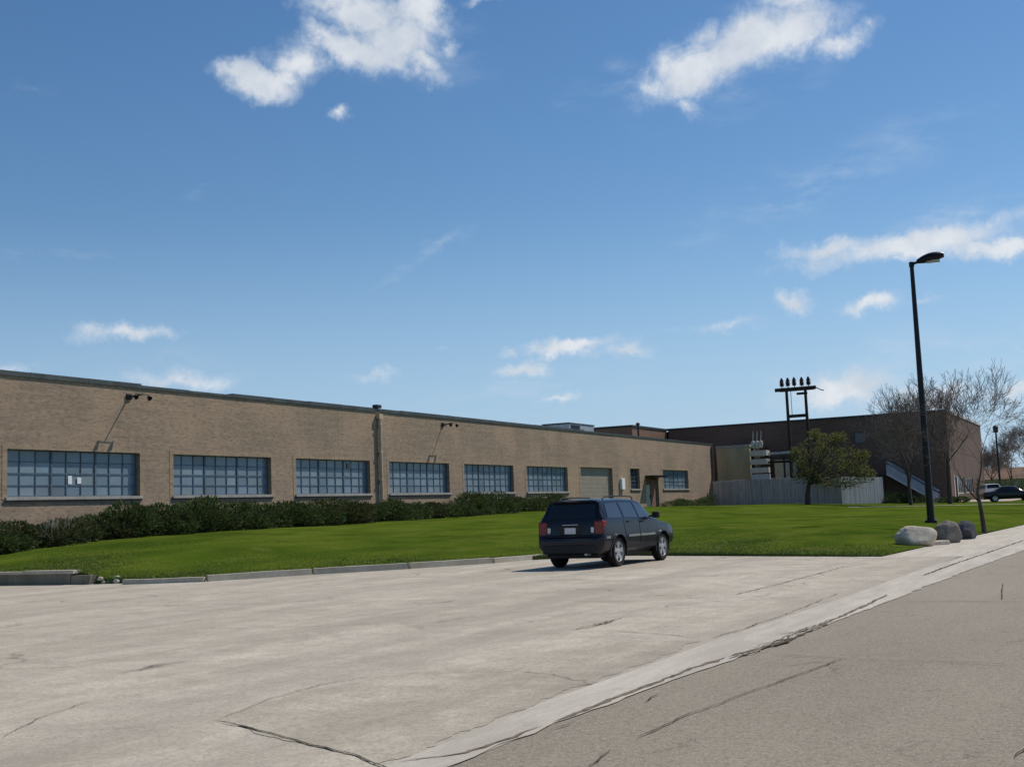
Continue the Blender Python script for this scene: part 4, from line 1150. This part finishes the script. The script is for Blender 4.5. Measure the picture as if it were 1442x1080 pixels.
def make_car(name, label, cat, tab, loc, heading, body_m, wheels_y, wr, opts, group=None):
    """car local axes: +Y forward, y=0 at the rear bumper; origin on the ground under the middle."""
    Lc = tab[-1][0]; oy = Lc/2
    root = thing(name, label, cat, loc, heading, group)
    def sec(y):
        for a, b in zip(tab, tab[1:]):
            if y <= b[0]:
                k = (y-a[0])/(b[0]-a[0]); return [lerp(p, q, k) for p, q in zip(a, b)]
        return list(tab[-1])
    def half(y):
        _, zb, wb, zm, wm, zk, wk, zr, wr_, zt = sec(y)
        return [(0,zb),(wb-.08,zb),(wb,zb+.07),(wm*.99,lerp(zb+.07,zm,.55)),(wm,zm),(lerp(wm,wk,.45),lerp(zm,zk,.6)),(wk,zk),(lerp(wk,wr_,.5)+.012,lerp(zk,zr,.5)),(wr_,zr),(wr_-.09*(wr_/.66),lerp(zr,zt,.62)),(wr_*.5,lerp(zr,zt,.92)),(0,zt)]
    ys = sorted({t[0] for t in tab} | {lerp(a[0], b[0], k/3) for a, b in zip(tab, tab[1:]) for k in (1,2) if b[0]-a[0] > .15})
    bm = bmesh.new(); rings = []
    for y in ys:
        hp = half(y); ring = [(x, y-oy, z) for x, z in hp] + [(-x, y-oy, z) for x, z in hp[-2:0:-1]]
        rings.append([bm.verts.new(p) for p in ring])
    for r0, r1 in zip(rings, rings[1:]):
        n = len(r0)
        for k in range(n): bm.faces.new((r0[k], r0[(k+1)%n], r1[(k+1)%n], r1[k]))
    bm.faces.new(rings[0]); bm.faces.new(rings[-1][::-1])
    bmesh.ops.recalc_face_normals(bm, faces=bm.faces)
    me = bpy.data.meshes.new('body'); bm.to_mesh(me); bm.free()
    body = bpy.data.objects.new('body', me); COL.objects.link(body); me.materials.append(body_m)
    # wheel wells cut out
    cut = MB()
    for wy in wheels_y:
        for s in (-1, 1): cut.lathe([(wr*1.17, s*.60), (wr*1.17, s*1.2)], 28, 'X', (0, wy-oy, wr*1.0))
    co = cut.obj('cutter', None, fix=True)
    bo = body.modifiers.new('wells', 'BOOLEAN'); bo.operation = 'DIFFERENCE'; bo.object = co; bo.solver = 'EXACT'
    dg = bpy.context.evaluated_depsgraph_get(); nm = bpy.data.meshes.new_from_object(body.evaluated_get(dg))
    body.modifiers.clear(); body.data = nm; nm.name = 'body'; nm.materials.clear(); nm.materials.append(body_m)
    bpy.data.objects.remove(co, do_unlink=True)
    nm.polygons.foreach_set('use_smooth', [True]*len(nm.polygons)); nm.set_sharp_from_angle(angle=math.radians(28))
    body.parent = root
    def side(y, t):          # greenhouse side, t 0 belt .. 1 roof edge
        s = sec(y); zk, wk, zr, w = s[5], s[6], s[7], s[8]
        x = lerp(wk, w, t) + .012*4*t*(1-t)
        return Vector((x, y-oy, lerp(zk, zr, t)))
    def flank(y, t):         # lower side, t 0 sill .. 1 belt
        hp = half(y)[2:7]; seg = min(3, int(t*4)); k = t*4-seg
        a, b = hp[seg], hp[seg+1]; return Vector((lerp(a[0],b[0],k), y-oy, lerp(a[1],b[1],k)))
    def strip(fn, b0, b1, t0, t1, y0t=None, y1t=None, off=.007, sgn=1, n=9, rows=4):
        mb = MB(); y0t = b0 if y0t is None else y0t; y1t = b1 if y1t is None else y1t
        for i in range(n+1):
            for j in range(rows+1):
                f = j/rows; y = lerp(lerp(b0, y0t, f), lerp(b1, y1t, f), i/n)
                p = fn(y, lerp(t0, t1, f)); p.x += off; p.z += off*.25; mb.v.append((p.x*sgn, p.y, p.z))
        R = rows+1
        for i in range(n):
            for j in range(rows):
                q = (i*R+j, (i+1)*R+j, (i+1)*R+j+1, i*R+j+1); mb.f.append(q if sgn > 0 else q[::-1])
        # skirt towards the body gives the panel an edge
        bd = [i*R for i in range(n+1)] + [n*R+j for j in range(1, R)] + [i*R+rows for i in range(n-1,-1,-1)] + [j for j in range(rows-1,0,-1)]
        base = len(mb.v)
        for k in bd:
            x, y, z = mb.v[k]; mb.v.append((x-sgn*(off+.012), y, z))
        m_ = len(bd)
        for k in range(m_):
            q = (bd[k], base+k, base+(k+1)%m_, bd[(k+1)%m_]); mb.f.append(q if sgn > 0 else q[::-1])
        return mb
    def top(y0, y1, k0, k1, off=.007, n=8):
        mb = MB(); c = 8
        for i in range(n+1):
            y = lerp(y0, y1, i/n); s = sec(y); zr, w, zt = s[7], s[8], s[9]; kk = lerp(k0, k1, i/n)
            for j in range(-c//2, c//2+1):
                u = j/(c/2); x = u*(w-.09)*kk; z = lerp(zt, lerp(zr,zt,.62), abs(u*kk)**2)
                dy = -off if opts['rear_slope'] and y < 1.2 else off
                mb.v.append((x, y-oy+dy, z+off))
        for i in range(n):
            for j in range(c): mb.f.append((i*(c+1)+j, i*(c+1)+j+1, (i+1)*(c+1)+j+1, (i+1)*(c+1)+j))
        return mb
    for s in (1, -1):
        for (b0, b1, u0, u1) in opts['windows']:
            strip(side, b0, b1, .07, .86, u0, u1, .009, s).obj('side_window', M['sideglass'] if opts.get('light_glass') else M['carglass'], root, smooth=30, fix=True)
        for k, (d0, d1, e0, e1) in enumerate(opts['doors']):
            dmb = strip(flank, d0, d1, .10, .97, e0, e1, .006, s, 8, 8); dd = dmb.obj('door', body_m, root, smooth=30, fix=True)
            h = MB(); p = flank(d0+.17, .90); h.box(min(s*(p.x+.008), s*(p.x+.04)), max(s*(p.x+.008), s*(p.x+.04)), p.y-.11, p.y+.11, p.z-.02, p.z+.02)
            h.obj('handle', body_m, dd, bevel=.01)
        if opts.get('moulding'):
            for (m0, m1) in opts['moulding']:
                strip(flank, m0, m1, .44, .52, None, None, .022, s, 8, 1).obj('moulding', M['chrome'], root, fix=True)
        strip(flank, wheels_y[0]+wr*1.25, wheels_y[1]-wr*1.25, -.0, .16, None, None, .012, s, 8, 2).obj('rocker_trim', M['trim'], root, fix=True)
        # mirror
        p = side(opts['mirror_y'], .05); mmb = MB(); x0 = p.x+.03
        mmb.box(x0+.04, x0+.24, p.y-.05, p.y+.07, p.z+.0, p.z+.17)
        mmb.v = [(s*a, b, c) for a, b, c in mmb.v]; mo = mmb.obj('mirror', M['trim'], root, bevel=.035, fix=True)
        am = MB(); am.tube([(s*(p.x-.02), p.y+.01, p.z+.05), (s*(x0+.06), p.y+.01, p.z+.07)], .025, 6); am.obj('mirror_arm', M['trim'], mo)
        if opts.get('rails'):
            rb = MB(); pts = [Vector((s*(.60), y-oy, sec(y)[9]-.01+(.0 if y in (.75,2.55) else .055))) for y in (.75,.85,1.4,2.0,2.45,2.55)]
            rb.tube(pts, .018, 6); rb.obj('roof_rail', M['trim'], root)
        for wy in wheels_y:      # arch lips
            ab = MB(); R0 = wr*1.17
            for i in range(19):
                a = math.radians(-12 + 204*i/18); yy = wy + R0*math.cos(a); zz = wr + R0*math.sin(a)
                xx = flank(max(.12, min(Lc-.12, yy)), max(0, min(1, (zz-.45)/.66)))
                yy2 = wy + (R0+.055)*math.cos(a); zz2 = wr + (R0+.055)*math.sin(a)
                x = xx.x; ab.v += [(s*(x-.07), yy-oy, zz), (s*(x+.020), yy-oy, zz), (s*(x+.016), yy2-oy, zz2), (s*(x-.03), yy2-oy, zz2)]
                if i:
                    b = len(ab.v)-8
                    for k in range(3):
                        ab.f.append((b+k, b+k+1, b+5+k, b+4+k))
            ab.obj('wheel_arch', M['trim'] if opts.get('dark_arch') else body_m, root, smooth=35, fix=True)
        for wy in wheels_y:
            wx = s*(sec(wy)[4]-.135)
            w = bpy.data.objects.new('wheel', None)
            hub = MB(); hub.lathe([(.05, 0), (.07, s*.04)], 10, 'X', (wx+s*.04, wy-oy, wr)) if False else None
            tyre = MB(); hw = .115
            prof = [(wr*.68,-hw*.9),(wr*.9,-hw),(wr*.97,-hw*.82),(wr,-hw*.55),(wr,hw*.55),(wr*.97,hw*.82),(wr*.9,hw),(wr*.68,hw*.9)]
            tyre.lathe(prof, 32, 'X', (wx, wy-oy, wr), close=True)
            # wheel mesh itself: hub barrel; tyre and rim are its sub-parts
            bpy.data.objects.remove(w)
            hb = MB(); hb.lathe([(.15,-.08),(.15,.02),(.10,.03)], 16, 'X', (wx, wy-oy, wr)); wo_ = hb.obj('wheel', M['trim'], root, smooth=True, fix=True)
            tyre.obj('tyre', M['rubber'], wo_, smooth=35, fix=True)
            rim = MB(); xo = s*.085
            rim.lathe([(wr*.70,xo*.9),(wr*.70,xo*1.16),(wr*.63,xo*1.16),(wr*.60,xo*.6)], 32, 'X', (wx, wy-oy, wr), close=True)
            rim.lathe([(.075,xo*.4),(.075,xo*1.0),(.03,xo*1.1)], 14, 'X', (wx, wy-oy, wr))
            for q in range(5):
                a = 2*PI*q/5 + .3
                c, sn = math.cos(a), math.sin(a); t_ = Vector((0, -sn, c)); r_ = Vector((0, c, sn)); P0 = Vector((wx, wy-oy, wr))
                pr = []
                for (rad_, hwid, xx) in ((.05,.045,xo*.95),(wr*.64,.065,xo*1.05)):
                    for sd_ in (-1, 1):
                        for xd in (0, -s*.035): pr.append(P0 + r_*rad_ + t_*hwid*sd_ + Vector((xx+xd,0,0)))
                rim.add(pr, [(0,2,6,4),(1,5,7,3),(0,4,5,1),(2,3,7,6),(0,1,3,2),(4,6,7,5)])
            rim.obj('rim', M['alloy'], wo_, smooth=30, fix=True)
            dk = MB(); dk.lathe([(wr*.66, -s*.02),(wr*.66, s*.02)], 24, 'X', (wx, wy-oy, wr)); dk.obj('brake_disc', M['trim'], wo_, fix=True)
    g = opts['rear_glass']; top(*g).obj('rear_window', M['carglass'], root, smooth=30, fix=True)
    g = opts['front_glass']; top(*g).obj('windshield', M['sideglass'], root, smooth=30, fix=True)
    return root, sec, oy

SOPT = dict(rear_slope=True, windows=[(.40,1.28,.56,1.26),(1.36,2.20,1.34,2.16),(2.28,3.12,2.24,2.74)],
            doors=[(1.42,2.22,1.30,2.22),(2.25,3.22,2.25,3.22)], moulding=[(1.50,2.20),(2.27,3.17),(.22,.42)], mirror_y=3.0, rails=True, light_glass=True,
            rear_glass=(.158,.352,.95,.97), front_glass=(2.84,3.40,.98,.98))
heading = -math.radians(30) + YAW     # towards the lawn, nearly along the factory
hv = Vector((-math.sin(heading), math.cos(heading))); sv = Vector((math.cos(heading), math.sin(heading)))
rw = Vector(PZ(870, 797.5, 0))                      # where the near rear wheel meets the paving
LC = 4.75; Wy = .98
ctr = rw - sv*.84 + hv*(LC/2 - Wy)
car, sec, oy = make_car('parked_suv', 'dark navy sport utility vehicle parked facing the lawn, rear towards us', 'suv', SUVT, (ctr.x, ctr.y, .004), heading, M['navy'], (.98, 3.76), .375, SOPT)
def cbox(name, mat, b, parent=None, bevel=.012):
    mb = MB(); mb.box(b[0], b[1], b[2]-oy, b[3]-oy, b[4], b[5]); return mb.obj(name, mat, parent or car, bevel=bevel)
for s in (1, -1):
    t_ = MB(); t_.box(.655,.908,.10-oy,.36-oy,.84,1.19)
    t_.v = [(s*a, b, c) for a, b, c in t_.v]
    tl = t_.obj('tail_light', M['redlens'], car, bevel=.035, fix=True)
    t_ = MB(); t_.box(.56,.65,.105-oy,.2-oy,.86,1.03); t_.v = [(s*a, b, c) for a, b, c in t_.v]; t_.obj('reverse_light', M['clearlens'], tl, bevel=.015, fix=True)
    t_ = MB(); t_.box(.70,.90,.098-oy,.2-oy,.86,.91); t_.v = [(s*a, b, c) for a, b, c in t_.v]; t_.obj('light_strip', M['clearlens'] if False else M['redlens'], tl, bevel=.01, fix=True)
    t_ = MB(); t_.box(.55,.80,4.58-oy,4.71-oy,.76,.89); t_.v = [(s*a, b, c) for a, b, c in t_.v]; t_.obj('headlight', M['clearlens'], car, bevel=.03, fix=True)
    t_ = MB(); t_.box(.45,.66,-.012-oy,.02-oy,.55,.60); t_.v = [(s*a, b, c) for a, b, c in t_.v]; t_.obj('reflector', M['redlens'], car, fix=True)
cbox('rear_bumper', M['trim'], (-.74,.74,-.03,.10,.38,.60), bevel=.03)
cbox('bumper_step', M['trim'], (-.62,.62,.0,.12,.795,.815), bevel=.006)
cbox('license_plate', M['plate'], (-.155,.155,.085,.105,.865,1.02), bevel=.004)
cbox('plate_recess', M['trim'], (-.30,.30,.096,.13,.845,1.075), bevel=.01)
cbox('tailgate_handle', M['chrome'], (-.22,.22,.095,.13,1.085,1.105), bevel=.006)
cbox('spoiler', M['navy'], (-.60,.60,.25,.56,1.66,1.70), bevel=.018)
cbox('brake_light', M['redlens'], (-.16,.16,.244,.26,1.668,1.69), bevel=.004)
mb = MB(); mb.tube([(0,.14-oy,1.23),(.34,.19-oy,1.30)], .010, 5); mb.obj('wiper', M['trim'], car)
mb = MB(); mb.tube([(.45,-.0-oy,.36),(.45,.5-oy,.36)], .035, 8); mb.obj('exhaust', M['galv'], car)
car.scale = (1.035, 1.035, 1.02)
cbox('underbody', M['trim'], (-.68,.68,.25,4.5,.25,.365), bevel=.02)

EOPT = dict(rear_slope=False, windows=[(1.10,1.86,1.52,1.86),(1.93,3.05,1.93,2.62)], doors=[(1.15,1.98,1.15,1.98),(2.01,3.10,2.01,3.10)], mirror_y=2.95,
            rear_glass=(1.08,1.58,.95,.95), front_glass=(2.80,3.42,.96,.96))
xs_, ys_ = PZ(1423, 706, .55)
ys_ = min(ys_, 125)
view = math.atan2(-xs_, ys_)
make_car('parked_sedan', 'dark sedan parked side on at the right frame edge beyond the lawn', 'sedan', SEDT, (xs_, ys_, tz(xs_, ys_)+.03), view-PI/2+.12, M['sedanpaint'], (.95, 3.65), .33, EOPT)
xs2, ys2 = xs_*1.22, ys_*1.22
d = ray(1393, 700); k = ys2/d.y; xs2 = d.x*k
make_car('parked_van', 'white vehicle glimpsed between the slim bare tree and the dark sedan', 'car', SUVT, (xs2, ys2, tz(xs2, ys2)+.03), view+.25, M['whitepaint'], (.98, 3.76), .375, dict(SOPT, rails=False, moulding=None))

# ------------------------------------------------------------------ far right background
def at_depth(px, depth):
    d = ray(px, 690); k = depth/FPX; return d.x*k, d.y*k
bg_trees = [(1398,185,9,'far bare tree just right of the slim tree trunk'),(1425,195,12,'far bare tree above the dark sedan'),(1452,180,13,'tall far bare tree at the right frame edge'),(1378,220,9,'far bare tree seen past the brown building corner'),(1410,240,11,'farthest bare tree behind the low brown house')]
for i, (px, dp, h, lab) in enumerate(bg_trees):
    x, y = at_depth(px, dp); z = tz(x, y)
    t = thing('bare_tree', lab, 'tree', (x, y, z), 0, 'bare trees beyond the parking lot')
    rnd = random.Random(500+i); tr = MB(); tw = MB()
    grow(tr, tw, Vector((0,0,-.2)), Vector((0,0,1)), h*.28, .2, 0, rnd, .66, .08, 6, 3, .05, .017)
    zmax = max(v[2] for v in tw.v); k = h/zmax
    tr.v = [(a*k,b*k,c*k) for a,b,c in tr.v]; tw.v = [(a*k,b*k,c*k) for a,b,c in tw.v]
    tr.obj('trunk', M['bark'], t); tw.obj('crown', M['paletwig'], t)
for i, (px, dp, w, h, lab) in enumerate(((1388,140,3.2,3.6,'dark evergreen bush behind the white vehicle'),(1408,150,3.5,3.2,'dark evergreen bush above the sedan bonnet'),(1432,150,4,3.4,'dark evergreen bush above the sedan roof'),(1458,150,4,3.6,'dark evergreen bush at the right frame edge'))):
    x, y = at_depth(px, dp)
    t = thing('evergreen_bush', lab, 'bush', (x, y, tz(x, y)-.05), 0, 'evergreen bushes beyond the parking lot')
    f, st = juniper(600+i, w, w, h, 3200)
    f.v = [v for v in f.v]; st.obj('stem', M['bark'], t); f.obj('foliage', M['juniper'], t)
x, y = at_depth(1440, 205)
root = thing('low_house', 'low distant building with a brown roof behind the bare trees', 'house', (x, y, .3)); root.rotation_euler = (0,0,YAW-.35)
mb = MB(); mb.box(-9,9,-4,4,0,3.2); mb.obj('wall', M['cream'], root)
mb = MB(); mb.add([(-9.5,-4.6,3.2),(9.5,-4.6,3.2),(9.5,4.6,3.2),(-9.5,4.6,3.2),(-9.5,0,5.2),(9.5,0,5.2)], [(0,1,5,4),(2,3,4,5),(0,4,3),(1,2,5),(3,2,1,0)]); mb.obj('roof', M['redbrick'], root, fix=True)
mb = MB(); mb.box(-4,-2.5,-4.05,-4.005,1,2.4); mb.obj('window', M['darkpane'], root); mb = MB(); mb.box(2,3.5,-4.05,-4.005,1,2.4); mb.obj('window', M['darkpane'], root)
# distant parking lot lamp
d = ray(1409, 690); dp = 150; k = dp/FPX; x, y = d.x*k, d.y*k; z = tz(x, y)
zt_ = (lambda r: r.z*dp/FPX + EYE)(ray(1408, 603)) - z
t = thing('street_lamp', 'distant dark lamp post far right beyond the sedan', 'street lamp', (x, y, z))
mb = MB(); mb.tube([(0,0,-.2),(0,0,zt_-.5)], [.16,.10], 8); mb.obj('pole', M['black'], t)
mb = MB(); mb.lathe([(.10,zt_-.5),(.30,zt_-.45),(.34,zt_+.25),(.12,zt_+.45)], 8); mb.obj('lamp_head', M['black'], t)
